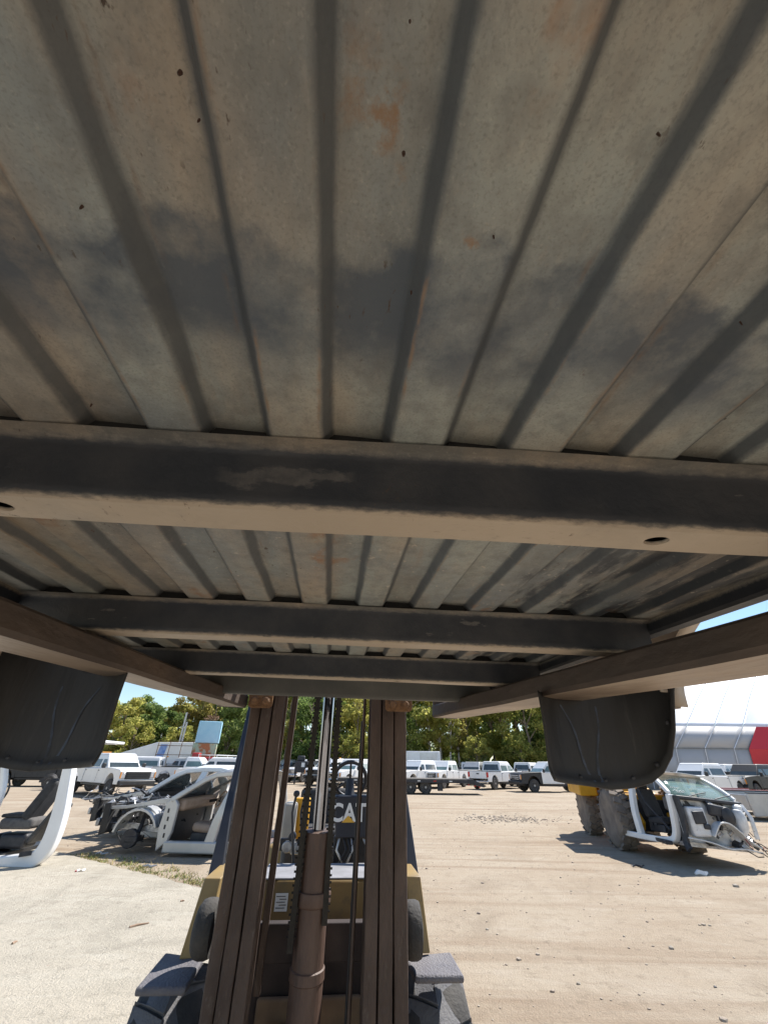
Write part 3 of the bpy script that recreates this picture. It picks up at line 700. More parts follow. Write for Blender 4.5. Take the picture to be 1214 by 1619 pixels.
# console left of the dash: grey box with yellow box, seen past the levers
c = LIFT.hit(458, 1300, 1, 4.0); k = MB(); k.box(L3(c.x, 4.0, c.z), (.10, .2, .26)); part('side_console', k, mat('pale_grey_box', (.4, .38, .34), (.3, .29, .27), 5, rough=.6), bevel=.02)
c = LIFT.hit(472, 1298, 1, 4.05); k = MB(); k.box(L3(c.x + .02, 4.08, c.z + .02), (.12, .1, .26)); part('side_panel', k, YELLB, bevel=.01)
rdm = random.Random(5)
for i in range(9):
    c = LIFT.hit(450 + 4.2 * i, 1330 + rdm.uniform(-8, 12), 1, 3.7); k = MB(); rr = rdm.uniform(.018, .035)
    if i % 2: k.tube(L3(c.x, 3.66, c.z), L3(c.x, 3.74, c.z), rr, 12)
    else: k.box(L3(c.x, 3.7, c.z), (rr * 2, .06, rr * 2.2))
    part('valve_body', k, ALU if i % 3 else BLK, bevel=.004)
# levers
for px in (469, 483):
    a, m_, b_ = LIFT.hit(px, 1255, 1, 3.6), LIFT.hit(px - 7, 1285, 1, 3.6), LIFT.hit(px - 5, 1392, 1, 3.6)
    k = MB(); k.path([LF.l(LIFT.w(v)) for v in (a, m_, b_)], .0085, 8); lv = part('control_lever', k, BLK, smooth=60)
    k = MB(); p = LF.l(LIFT.w(a)); k.lathe([(.008, -.02), (.02, -.012), (.024, .0), (.02, .014), (.008, .02)], p, (0, 0, 1), 12); part('lever_knob', k, BLK, parent=lv, smooth=60)
# dash with emblem, column, steering wheel
A = [LIFT.hit(*p, 1, 3.6) for p in ((530, 1326), (590, 1326), (590, 1258), (530, 1258))]
A = [LF.l(LIFT.w(v)) for v in A]
k = MB(); k.hexa([A[0], A[1], A[1] + Vector((0, .16, 0)), A[0] + Vector((0, .16, 0))], [A[3], A[2], A[2] + Vector((0, .16, 0)), A[3] + Vector((0, .16, 0))]); dash = part('dash_panel', k, NAVY, bevel=.012, seg=3)
def text_mesh(body, size, extrude=.001, weight=0):
    cu = bpy.data.curves.new('lettering', 'FONT'); cu.body = body; cu.size = size; cu.extrude = extrude; cu.offset = weight; cu.align_x = 'CENTER'; cu.align_y = 'CENTER'
    to = bpy.data.objects.new('lettering', cu); COL.objects.link(to); dg = bpy.context.evaluated_depsgraph_get(); me = bpy.data.meshes.new_from_object(to.evaluated_get(dg)); bpy.data.objects.remove(to); return me
me = text_mesh('CAT', .135, .001, .0035); me.materials.append(WTEXT)
e = LF.l(LIFT.w(LIFT.hit(551, 1286, 1, 3.598))); o = obj('lettering', me, None, dash); o.location = e + Vector((0, -.003, 0)); o.rotation_euler = (R(90), 0, 0); o.scale = (.98, 1.1, 1)
k = MB(); k.prism([(e.x - .047, e.z - .052), (e.x + .047, e.z - .052), (e.x, e.z - .012)], e.y - .0065, e.y - .0045, 'y'); part('emblem_triangle', k, YTEXT, parent=dash)
c = LF.l(LIFT.w(LIFT.hit(553.5, 1232, 1, 3.75))); k = MB(); rot = Matrix.Rotation(R(24), 3, 'X')
ring = [c + rot @ Vector((.125 * math.cos(t * math.pi / 16), 0, .125 * math.sin(t * math.pi / 16))) for t in range(32)]
k.path(ring, .014, 8, True); sw = part('steering_wheel', k, BLK, smooth=60)
for an in (90, 215, 325):
    k = MB(); k.sweep([c, c + rot @ Vector((.12 * math.cos(R(an)), 0, .12 * math.sin(R(an))))], .03, .015, (0, 1, 0)); part('spoke', k, BLK, parent=sw)
k = MB(); k.tube(c, c + Vector((0, -.06, -.24)), .03, 12, .05); part('steering_column', k, NAVY, smooth=50)
# wiring and fittings below the dash
for i in range(7):
    x = A[0].x + .03 + .028 * i; k = MB(); z0 = A[0].z
    k.path([(x, A[0].y + .02, z0), (x + rdm.uniform(-.04, .04), A[0].y - .02, z0 - .06), (x + rdm.uniform(-.04, .04), A[0].y + .0, z0 - .14), (x, A[0].y + .05, z0 - .26)], .008, 6); part('cable', k, HOSE if i % 3 else ALU, smooth=60)
k = MB(); k.box((A[0].x + .12, A[0].y + .14, A[0].z - .13), (.26, .08, .26)); part('pedal_box', k, BLK, bevel=.008)
# overhead guard
for sx, pts, w_ in ((-1, [(396, 1120, 3.85), (367, 1254, 3.6), (340, 1390, 3.35)], .085), (1, [(626, 1140, 3.85), (636, 1245, 3.6), (651, 1390, 3.35)], .085)):
    P = [LF.l(LIFT.w(LIFT.hit(x, y, 1, Y))) for x, y, Y in pts]; P.insert(0, P[0] + (P[0] - P[1]) * 1.0)
    P[0].z = 2.3
    k = MB(); k.sweep(P, [.03, .03, .045, w_], .06, (1, 0, 0)); part('guard_post', k, NAVY, bevel=.008)
    k = MB(); k.sweep([L3(P[0].x, 4.7, 2.3), L3(P[0].x, 4.85, 1.0)], .05, .05, (1, 0, 0)); part('guard_post', k, NAVY, bevel=.008)
for y in (3.95, 4.15, 4.35, 4.55, 4.7):
    k = MB(); k.box(L3(-.08, y, 2.34), (1.3, .05, .035)); part('guard_bar', k, NAVY, bevel=.006)

exec_after = []
# ------------------------------------------------------------------ pickup trucks in the yard
def wheel_part(parent, x, y, r=.4, w=.26, side=1, rimm=None, n=20):
    k = MB(); k.lathe([(r * .6, -w / 2), (r * .9, -w / 2), (r, -w / 2 + .04), (r, w / 2 - .04), (r * .9, w / 2), (r * .6, w / 2)], (x, y, r), (0, 1, 0), n)
    t = obj('wheel', k, TYRE, parent, smooth=40)
    k = MB(); k.lathe([(r * .62, w / 2 * .9), (r * .58, w / 2 * 1.02), (r * .45, w / 2 * .7), (r * .2, w / 2 * .75), (r * .16, w / 2 * 1.05), (.01, w / 2 * 1.05)], (x, y, r), (0, side, 0), n)
    obj('rim', k, rimm or RIM, t, smooth=40)
    return t
def arch(cx, r, z0, n=9):      # points over a wheel arch, from front to rear (decreasing x)
    return [(cx + r * math.cos(math.pi * i / n), z0 + r * math.sin(math.pi * i / n) * 1.0) for i in range(n + 1)]
def pickup(root, paint, cab='crew', bed=True, lift_=0., glassm=None, front=True, rack=False, toolbox=False, frontm=None, trim=CHROME):
    gl = glassm or GLASS_D; W = .98; ro = .42
    cl = {'crew': 2.15, 'ext': 1.75, 'reg': 1.25}[cab]; bl = 2.0 if cab != 'reg' else 2.35
    xF = 2.95; xw = 1.95; xc = 1.25; xr = xc - cl - .55; xb = xr - bl; rw = xb + .95 + (.1 if cab == 'reg' else 0)
    zs = .52 + lift_; zt = 1.22 + lift_
    # front clip
    if front:
        k = MB(); pts = [(xc, zs)] + [(xw - .52, zs)] + arch(xw, .5, zs)[::-1] + [(xw + .52, zs), (xF - .05, zs), (xF, zs + .2), (xF - .02, zt - .12), (xF - .12, zt - .03), (2.2, zt + .02), (xc, zt + .06)]
        k.prism(pts, -W, W, 'y'); obj('front_clip', k, frontm or paint, root, bevel=.035)
        k = MB(); k.box((xF + .01, 0, zt - .30), (.05, 1.35, .34)); g = obj('grille', k, BLACKP, root, bevel=.02)
        k = MB()
        for i in range(3): k.box((xF + .04, 0, zt - .41 + .11 * i), (.03, 1.25, .035))
        obj('grille_bar', k, trim, g)
        for s in (-1, 1):
            k = MB(); k.box((xF - .03, s * .82, zt - .28), (.12, .27, .30)); hl = obj('headlight', k, LAMP, root, bevel=.03)
            k = MB(); k.box((xF - .0, s * .93, zt - .28), (.1, .05, .28)); obj('turn_signal', k, AMBER, hl)
        k = MB(); k.box((xF + .07, 0, zs + .06), (.2, 2.0, .24)); obj('bumper', k, trim if frontm is None else BLACKP, root, bevel=.05)
    # cab lower body
    k = MB(); k.prism([(xr, zs), (xc, zs), (xc + .02, zt + .06), (xr, zt)], -W, W, 'y'); obj('cab_body', k, paint, root, bevel=.04)
    for i in range(2 if cab != 'reg' else 1):
        pass
    # greenhouse
    zr = 1.93 + lift_; ib = W - .05; it = W - .17; x0, x1 = xc - .02, xc - .68; x2, x3 = xr + .1, xr + .0; zb = zt + .02
    k = MB(); k.hexa([(x0, -ib, zb), (x0, ib, zb), (x3, ib, zb), (x3, -ib, zb)], [(x1, -it, zr - .04), (x1, it, zr - .04), (x2, it, zr - .04), (x2, -it, zr - .04)]); obj('cab_frame', k, paint, root, bevel=.05, seg=3)
    k = MB(); k.hexa([(x1 + .02, -it, zr - .045), (x1 + .02, it, zr - .045), (x2 - .02, it, zr - .045), (x2 - .02, -it, zr - .045)], [(x1 - .1, -it + .07, zr + .03), (x1 - .1, it - .07, zr + .03), (x2 + .06, it - .07, zr + .03), (x2 + .06, -it + .07, zr + .03)]); obj('roof', k, paint, root, bevel=.03)
    def slab(a, b, c, d, off, nm, mt):
        a, b, c, d = map(Vector, (a, b, c, d)); n = (b - a).cross(d - a).normalized(); k = MB(); q = [a, b, c, d]
        ctr = (a + b + c + d) / 4; q = [ctr + (v - ctr) * .9 for v in q]
        if n.dot(ctr - Vector(((xc + xr) / 2, 0, 1.5))) < 0: n = -n
        k.hexa([v - n * .01 for v in q], [v + n * off for v in q]); return obj(nm, k, mt, root)
    slab((x0, -ib, zb), (x0, ib, zb), (x1, it, zr - .06), (x1, -it, zr - .06), .006, 'windshield', gl)
    slab((x3, -ib * .9, zb + .06), (x3, ib * .9, zb + .06), (x2, it * .9, zr - .1), (x2, -it * .9, zr - .1), .006, 'rear_window', GLASS_D)
    nd = 1 if cab == 'reg' else 2
    for s in (-1, 1):
        ends = [(x0 - .16, x1 - .02)] ; cut = x1 - .28
        if nd == 2:
            segs = [((x0 - .16, x1 - .0), (cut, cut)), ((cut - .07, cut - .07), (x3 + .1, x2 + .06))] if cab == 'crew' else [((x0 - .16, x1), (cut - .1, cut - .1)), ((cut - .17, cut - .17), (x3 + .1, x2 + .06))]
        else: segs = [((x0 - .16, x1), (x3 + .12, x2 + .08))]
        for (b0, t0), (b1, t1) in segs:
            slab((b0, s * ib, zb + .03), (b1, s * ib, zb + .03), (t1, s * it, zr - .1), (t0, s * it, zr - .1), .006, 'side_window', gl)
            k = MB(); k.box(((b1) + .06, s * (W + .004), zb - .12), (.14, .02, .035)); obj('door_handle', k, BLACKP, root)
            k = MB(); k.box((b1 - .02, s * (W + .001), (zs + zb) / 2 + .03), (.012, .006, zb - zs - .14)); obj('door_seam', k, BLACKP, root)
        k = MB(); k.box((x0 - .12, s * (W + .14), zb + .12), (.1, .2, .24)); obj('mirror', k, BLACKP, root, bevel=.03)
        k = MB(); k.box(((xc + xr) / 2, s * (W - .03), zs - .05), (cl + .4, .12, .06)); obj('running_board', k, BLACKP, root)
    if bed:
        for s in (-1, 1):
            pts = [(xb, zs + .02)] + [(rw - .52, zs + .02)] + arch(rw, .48, zs)[::-1] + [(rw + .52, zs + .02), (xr - .03, zs), (xr - .03, zt + .02), (xb, zt + .02)]
            k = MB(); k.prism(pts, s * W, s * (W - .1), 'y'); obj('bed_side', k, paint, root, bevel=.015)
            k = MB(); k.box(((xb + xr) / 2, s * (W - .05), zt + .03), (bl - .05, .11, .03)); obj('bed_rail_cap', k, BLACKP, root)
            k = MB(); k.box((xb - .005, s * (W - .08), zt - .2), (.06, .17, .34)); obj('tail_light', k, RED_L, root, bevel=.01)
        k = MB(); k.box(((xb + xr) / 2, 0, zs + .22), (bl, 2 * W - .2, .05)); k.box((xr - .06, 0, (zs + zt) / 2 + .1), (.06, 2 * W - .2, zt - zs - .2)); obj('bed_floor', k, BLACKP, root)
        k = MB(); k.box((xb + .02, 0, (zs + zt) / 2 + .12), (.08, 2 * W - .36, zt - zs - .22)); tg = obj('tailgate', k, paint, root, bevel=.015)
        k = MB(); k.box((xb - .03, 0, zt - .14), (.03, .25, .07)); obj('tailgate_handle', k, BLACKP, tg)
        k = MB(); k.box((xb - .08, 0, zs + .0), (.18, 1.9, .17)); obj('rear_bumper', k, trim, root, bevel=.03)
        k = MB(); k.box((xb - .18, 0, zs + .02), (.01, .3, .12)); obj('number_plate', k, PAPER, root)
    else:
        for s in (-1, 1): k = MB(); k.box(((xb + xr) / 2, s * .42, zs + .02), (bl + .1, .08, .2)); obj('chassis_rail', k, BLK, root)
    k = MB(); k.box(((xF + xb) / 2, 0, zs - .06), (xF - xb - .7, 1.1, .16)); obj('underbody', k, BLK, root)
    for x in (xw, rw):
        for s in (-1, 1): wheel_part(root, x, s * (W - .14), ro, .27, s)
    if rack:
        k = MB()
        for s in (-1, 1):
            k.tube((1.0, s * .85, zr + .22), (xb + .1, s * .9, zr + .22), .025, 6)
            for x in (xr - .1, xb + .15): k.tube((x, s * .92, zt), (x, s * .9, zr + .22), .025, 6)
        for x in (.9, xr, xb + .15): k.tube((x, -.88, zr + .22), (x, .88, zr + .22), .025, 6)
        obj('ladder_rack', k, W_PAINT, root)
    if toolbox:
        k = MB(); k.box((xr - .4, 0, zt + .12), (.5, 1.9, .26)); obj('toolbox', k, ALU, root, bevel=.02)
        k = MB(); k.box((x2 - .3, 0, zr + .08), (.12, .5, .1)); obj('beacon', k, AMBER, root)
    return root
PROTO = {}
GRP = 'pickup trucks parked across the yard'
def park(kind, px, py, ang, label, sc=1., cat='pickup truck', name='pickup_truck', D=None, group=GRP):
    p = G(px, py) if D is None else AT(px, py, D)
    if D is not None: p.z = 0
    if kind not in PROTO:
        o = empty(name, label, cat, (0, 0, 0), 0, group); kw = dict(KINDS[kind]); pt = kw.pop('paint'); pickup(o, pt, **kw); PROTO[kind] = o
    else:
        o = copy_tree(PROTO[kind]); tag(o, label, cat, group)
    o.location = p; o.rotation_euler = (0, 0, R(ang)); o.scale = (sc,) * 3
    return o
KINDS = {
 'silver': dict(paint=SILVER, cab='crew'), 'grey': dict(paint=GREYP, cab='ext'), 'ext_box': dict(paint=W_PAINT2, cab='ext', toolbox=True, trim=BLACKP),
 'crew': dict(paint=W_PAINT, cab='crew'), 'crew_rack': dict(paint=W_PAINT, cab='crew', rack=True), 'ext': dict(paint=W_PAINT, cab='ext', glassm=GLASS_G),
 'reg': dict(paint=W_PAINT, cab='reg', glassm=GLASS_G), 'chassis': dict(paint=W_PAINT, cab='reg', bed=False, frontm=BLACKP, glassm=GLASS_G),
 'crew_lift': dict(paint=W_PAINT, cab='crew', lift_=.08, trim=BLACKP, toolbox=True), 'crew_warm': dict(paint=W_PAINT2, cab='crew'), 'dark': dict(paint=BLACKP, cab='crew', trim=BLACKP),
 'crew_green': dict(paint=W_PAINT, cab='crew', glassm=GLASS_G), 'red': dict(paint=REDP, cab='reg', trim=BLACKP)}
# left of the forklift mast
park('crew_lift', 168, 1257, -36, 'white four door pickup behind the stripped cars, nose pointing right with a round headlight', .98)
park('crew_green', 216, 1240, 200, 'white four door pickup nosing left, just behind the hood of the nearest white pickup')
park('reg', 300, 1242, 4, 'white long bed pickup side on, in front of the blue tank')
park('crew', 196, 1233, 205, 'white pickup with slanted windshield second row at the left tree line')
park('crew_warm', 286, 1235, 182, 'white four door pickup showing only roof and windows behind the long white bed')
park('crew_rack', 352, 1238, 78, 'white pickup turned tail on beside the mast with a dark rear window')
park('ext', 380, 1240, 150, 'white pickup whose hood shows right at the left edge of the mast')
park('crew_green', 330, 1229, 190, 'far white pickup between the rusty tank and the mast')
park('dark', 60, 1243, 185, 'dark pickup glimpsed under the left wheel housing')
park('crew', 160, 1230, 176, 'white pickup half hidden by the left wheel housing, far row')
# through the mast
park('crew_green', 560, 1248, 236, 'white pickup seen through the steering wheel, hood towards the camera')
park('crew_lift', 520, 1241, 250, 'white pickup behind the polished piston rod')
park('crew_rack', 603, 1236, 215, 'white pickup with ladder rack hidden between mast rails')
# right of the mast
park('crew', 641, 1240, 250, 'white pickup cut off by the right mast rail')
park('crew_green', 672, 1240, 232, 'white pickup with chrome grille directly behind the black flatbed trailer', sc=1.0)
park('ext', 703, 1245, 236, 'white extended cab pickup nosing left over the flatbed trailer deck, chrome grille', sc=1.0)
park('crew_rack', 764, 1231, 170, 'white pickup with ladder rack above the roof of the tail on pickup')
park('crew', 742, 1237, 84, 'white pickup tail on, between the trailer deck and the nearer tail on pickup')
park('ext', 790, 1247, 44, 'white pickup driving away with red tail lights, right side showing, nearest on the right')
park('crew', 838, 1242, 50, 'white pickup with one red tail light just right of the nearer tail on pickup')
park('chassis', 874, 1252, 190, 'black nosed white cab and chassis truck beside the right wheel housing', cat='truck', name='cab_chassis_truck')
park('dark', 842, 1227, 188, 'black pickup in the far row by the tree line')
park('crew', 806, 1228, 20, 'white pickup in the far row left of the black one')
park('crew_green', 868, 1236, 215, 'white pickup with greenish windshield behind the black nosed truck')
park('crew_warm', 720, 1227, 12, 'white pickup far row under the pale birch trunks')
park('crew_rack', 655, 1226, 200, 'white pickup far row below the enclosed trailer')
park('crew_warm', 905, 1243, 178, 'white pickup behind the right wheel housing')
# right edge, behind the wrecked cab
park('crew', 1118, 1262, 205, 'pale pickup with dark glass behind the wrecked cab, left of the right hand row')
park('crew_warm', 1150, 1256, 210, 'pickup at the foot of the white and grey building, beside the red chevron')
park('dark', 1203, 1260, 205, 'dark grey pickup at the right edge below the red chevron')

for kd, px, py, an, lb in (('ext_box', 232, 1236, 214, 'white pickup with a roof beacon squeezed between the two hoods on the left'), ('crew_rack', 262, 1231, 168, 'white pickup with rack in front of the long white trailer'), ('grey', 310, 1230, 15, 'grey pickup roof just under the rusty tank'),
    ('crew', 338, 1244, 200, 'white pickup hood right behind the roof of the silver shell'), ('crew_warm', 365, 1230, 100, 'white pickup end on, in front of the tall white cabinet'), ('silver', 452, 1233, 210, 'silver pickup glimpsed left of the black service machine'), ('ext', 486, 1236, 240, 'white pickup between the black machine and the left chain'),
    ('ext_box', 575, 1242, 205, 'white pickup right of the steering wheel with a roof beacon'), ('crew', 662, 1246, 228, 'white pickup just over the trailer deck beside the right mast rail'), ('crew_warm', 735, 1232, 130, 'white pickup at an angle in the second row above the trailer ramp'), ('silver', 752, 1240, 240, 'silver pickup partly hidden by the tail on pickup'),
    ('crew_rack', 820, 1234, 200, 'white pickup with rack behind the black nosed truck'), ('ext_box', 779, 1229, 195, 'white far row pickup with a roof beacon above the tail on pickups'), ('ext', 855, 1231, 25, 'white pickup far row, right of the black far pickup'), ('crew', 700, 1230, 205, 'white far row pickup left of the pale trunks')):
    park(kd, px, py, an, lb)

# flatbed gooseneck trailer
c = G(672, 1256); t = empty('flatbed_trailer', 'black steel flatbed trailer with twin wheels and red reflectors on bare dirt', 'trailer', c, 0)
k = MB(); k.box((-1.5, .9, .83), (8.6, 2.3, .07)); obj('deck', k, mat('weathered_deck', (.1, .09, .08), (.17, .15, .13), 4, rough=.8), t)
k = MB(); k.box((-1.5, -.23, .72), (8.6, .09, .16)); k.box((-1.5, 2.0, .72), (8.6, .09, .16)); fr = obj('side_rail', k, BLK, t)
for i in range(7):
    k = MB(); k.box((-4.6 + 1.05 * i, -.28, .74), (.2, .01, .05)); obj('reflector', k, RED_L if i % 2 else PAPER, fr)
for x in (-1.9, -.95, .05):
    for y in (.0, 1.75): wheel_part(t, x, y, .39, .25, -1 if y < 1 else 1)
k = MB(); k.prism([(2.75, .86), (2.75, .66), (3.9, .42), (4.1, .5), (3.2, .86)], -.1, 1.9, 'y'); obj('dovetail_ramp', k, BLK, t)
for x in (2.9, 3.3, 3.6):
    k = MB(); k.box((x, -.15, .55 - (x - 2.9) * .15), (.12, .03, .05)); obj('reflector', k, RED_L, t)
k = MB(); k.box((1.0, -.05, .45), (.35, .05, .5)); obj('mud_flap', k, BLK, t)

# enclosed trailer, long white trailer, tank, red machine, black equipment
def placed(px, py, D): p = AT(px, py, D); p.z = 0; return p
p = placed(664, 1225, 52); t = empty('enclosed_trailer', 'white enclosed box trailer with a roll door standing before the trees', 'trailer', p, R(-8))
k = MB(); k.box((0, 0, 1.75), (4.6, 2.4, 2.3)); obj('body', k, W_PAINT, t, bevel=.06)
k = MB(); k.box((1.05, -1.215, 1.75), (1.9, .03, 2.0)); d_ = obj('door', k, W_PAINT2, t, bevel=.01); k = MB(); k.box((1.05, -1.24, .8), (1.9, .03, .06)); obj('door_edge', k, BLACKP, d_)
for x in (-.5, .5): wheel_part(t, x, -1.05, .36, .22, -1)
p = placed(262, 1225, 49); t = empty('box_trailer', 'long white trailer with a blue patch and sloping roof behind the pickups', 'trailer', p, R(5))
k = MB(); k.prism([(-4.6, .9), (4.2, .9), (4.2, 3.35), (-1.2, 3.3), (-4.6, 2.3)], -1.2, 1.2, 'y'); obj('body', k, W_PAINT, t, bevel=.05)
k = MB(); k.prism([(-1.0, 1.9), (-.3, 2.0), (-.1, 3.1), (-.8, 3.1)], -1.225, -1.205, 'y'); obj('blue_patch', k, mat('faded_blue', (.12, .25, .6), (.3, .42, .7), 3, rough=.5), t)
for x in (2.4, 3.4): wheel_part(t, x, -1.05, .45, .25, -1)
k = MB()
for i in range(5): k.box((-.8 + 1.2 * i, -1.6, 2.2), (.05, .05, 2.4))
for z in (2.2, 3.0, 3.4): k.box((1.6, -1.6, z), (4.9, .05, .05))
tag(obj('pipe_rack', k, RUSTP, loc=p), 'thin rusty pipe rack standing before the long white trailer', 'rack')
p = placed(316, 1228, 46); t = empty('storage_tank', 'light blue square tank stacked on a rusty green tank with scrap on top', 'tank', p, R(18))
lbm = mat('sky_blue_paint', (.3, .55, .68), (.38, .62, .72), 1.2, rough=.6); k = MB(); k.box((0, 0, 4.15), (2.2, 2.0, 1.9)); obj('blue_box', k, lbm, t, bevel=.06)
rgm = mat('rusted_green', (.36, .16, .07), (.34, .46, .34), .9, rough=.8, lo=.47, hi=.52, c3=(.5, .3, .12), s3=3); k = MB(); k.box((-.1, 0, 2.1), (2.2, 2.0, 2.15)); obj('rusty_box', k, rgm, t, bevel=.04)
k = MB(); k.box((0, 0, .5), (1.9, 1.7, 1.0)); obj('stand', k, RUSTP, t)
k = MB()
for i in range(16): k.tube((random.uniform(-.6, .5), random.uniform(-.5, .5), 5.1), (random.uniform(-.8, .7), random.uniform(-.6, .6), random.uniform(5.3, 5.75)), .07, 6)
tag(obj('scrap_heap', k, RUSTP, loc=p), 'tangle of rusty scrap on top of the light blue tank', 'scrap')
p = placed(322, 1226, 44); t = empty('red_machine', 'red farm machine parked in front of the rusty green tank', 'machine', p, R(10))
k = MB(); k.box((0, 0, 1.75), (2.2, 1.2, .5)); obj('hood', k, REDP, t, bevel=.1); k = MB(); k.box((-1.0, 0, 2.1), (.7, 1.0, .5)); obj('shroud', k, REDP, t, bevel=.1)
k = MB(); k.box((0, 0, 1.2), (2.0, .7, .7)); obj('frame', k, BLK, t)
for x in (-.8, .9): wheel_part(t, x, -.7, .55, .3, -1)
p = placed(380, 1232, 38); t = empty('storage_cabinet', 'tall narrow white cabinet beside the left mast rail', 'cabinet', p, R(-5)); k = MB(); k.box((0, 0, 1.35), (.8, .7, 2.7)); obj('body', k, W_PAINT, t, bevel=.03); k = MB(); k.box((.0, -.2, 2.85), (.4, .4, .35)); obj('cap', k, ALU, t, bevel=.05)
p = G(474, 1240); t = empty('black_service_crane', 'black boxy service machine on thin legs seen between mast and chain', 'machine', p, R(6))
k = MB(); k.box((0, 0, 1.35), (1.2, 1.0, .9)); obj('body', k, BLK, t, bevel=.05); k = MB(); k.box((-.1, 0, 2.0), (.7, .5, .45)); obj('head', k, BLK, t, bevel=.1)
k = MB(); k.box((.15, -.52, 1.5), (.3, .04, .35)); obj('label_plate', k, PAPER, t)
for x in (-.5, .5):
    for y in (-.4, .4): k = MB(); k.box((x, y, .45), (.08, .08, .9)); obj('leg', k, BLK, t)
k = MB(); k.box((1.2, .2, 1.7), (1.4, .8, .35)); obj('side_tray', k, GREYP, t)
p = G(149, 1248); t = empty('white_panel', 'plain white door panel leaning below the left wheel housing', 'panel', p, R(4)); k = MB(); k.box((0, 0, .42), (.75, .04, .86), Matrix.Rotation(R(-14), 3, 'X') @ Matrix.Rotation(R(7), 3, 'Y')); obj('sheet', k, W_PAINT, t, bevel=.01)
for px, py, lb in ((74, 1247, 'loose dark wheel lying under the left wheel housing'), (27, 1243, 'grey wheel at the far left behind the white cab')):
    p = G(px, py); t = empty('spare_wheel', lb, 'wheel', p, R(random.uniform(-20, 20))); wheel_part(t, 0, 0, .42, .28, -1)
p = G(110, 1250); t = empty('chassis_frame', 'dark truck chassis frame lying on dirt left of the white panel', 'truck chassis', p, R(-3))
for y in (0, .8): k = MB(); k.box((0, y, .5), (4.4, .08, .2)); obj('rail', k, BLK, t)
for x in (-1.6, 0, 1.6): k = MB(); k.box((x, .4, .5), (.1, .8, .12)); obj('crossmember', k, BLK, t)
for x in (-1.4, 1.4): wheel_part(t, x, -.15, .4, .26, -1)

# ------------------------------------------------------------------ stripped cab shells
def seat(root, x, y, mt, nm='front_seat', side=None, z=0.):
    k = MB(); k.box((x, y, .44 + z), (.54, .5, .17), Matrix.Rotation(R(-6), 3, 'Y')); s_ = obj(nm, k, mt, root, bevel=.07, seg=3)
    k = MB(); k.box((x - .36, y, .80 + z), (.16, .48, .66), Matrix.Rotation(R(-20), 3, 'Y')); obj('backrest', k, mt, s_, bevel=.06, seg=3)
    k = MB(); k.box((x - .50, y, 1.20 + z), (.11, .27, .19), Matrix.Rotation(R(-20), 3, 'Y')); obj('headrest', k, mt, s_, bevel=.045, seg=3)
    k = MB(); k.box((x, y, .29 + z), (.52, .46, .16)); obj('seat_base', k, side or BLK, s_, bevel=.02)
    k = MB(); k.box((x + .02, y - .262, .37 + z), (.09, .02, .03)); k.box((x - .1, y - .262, .37 + z), (.05, .02, .05)); obj('seat_switch', k, BLK, s_)
    return s_
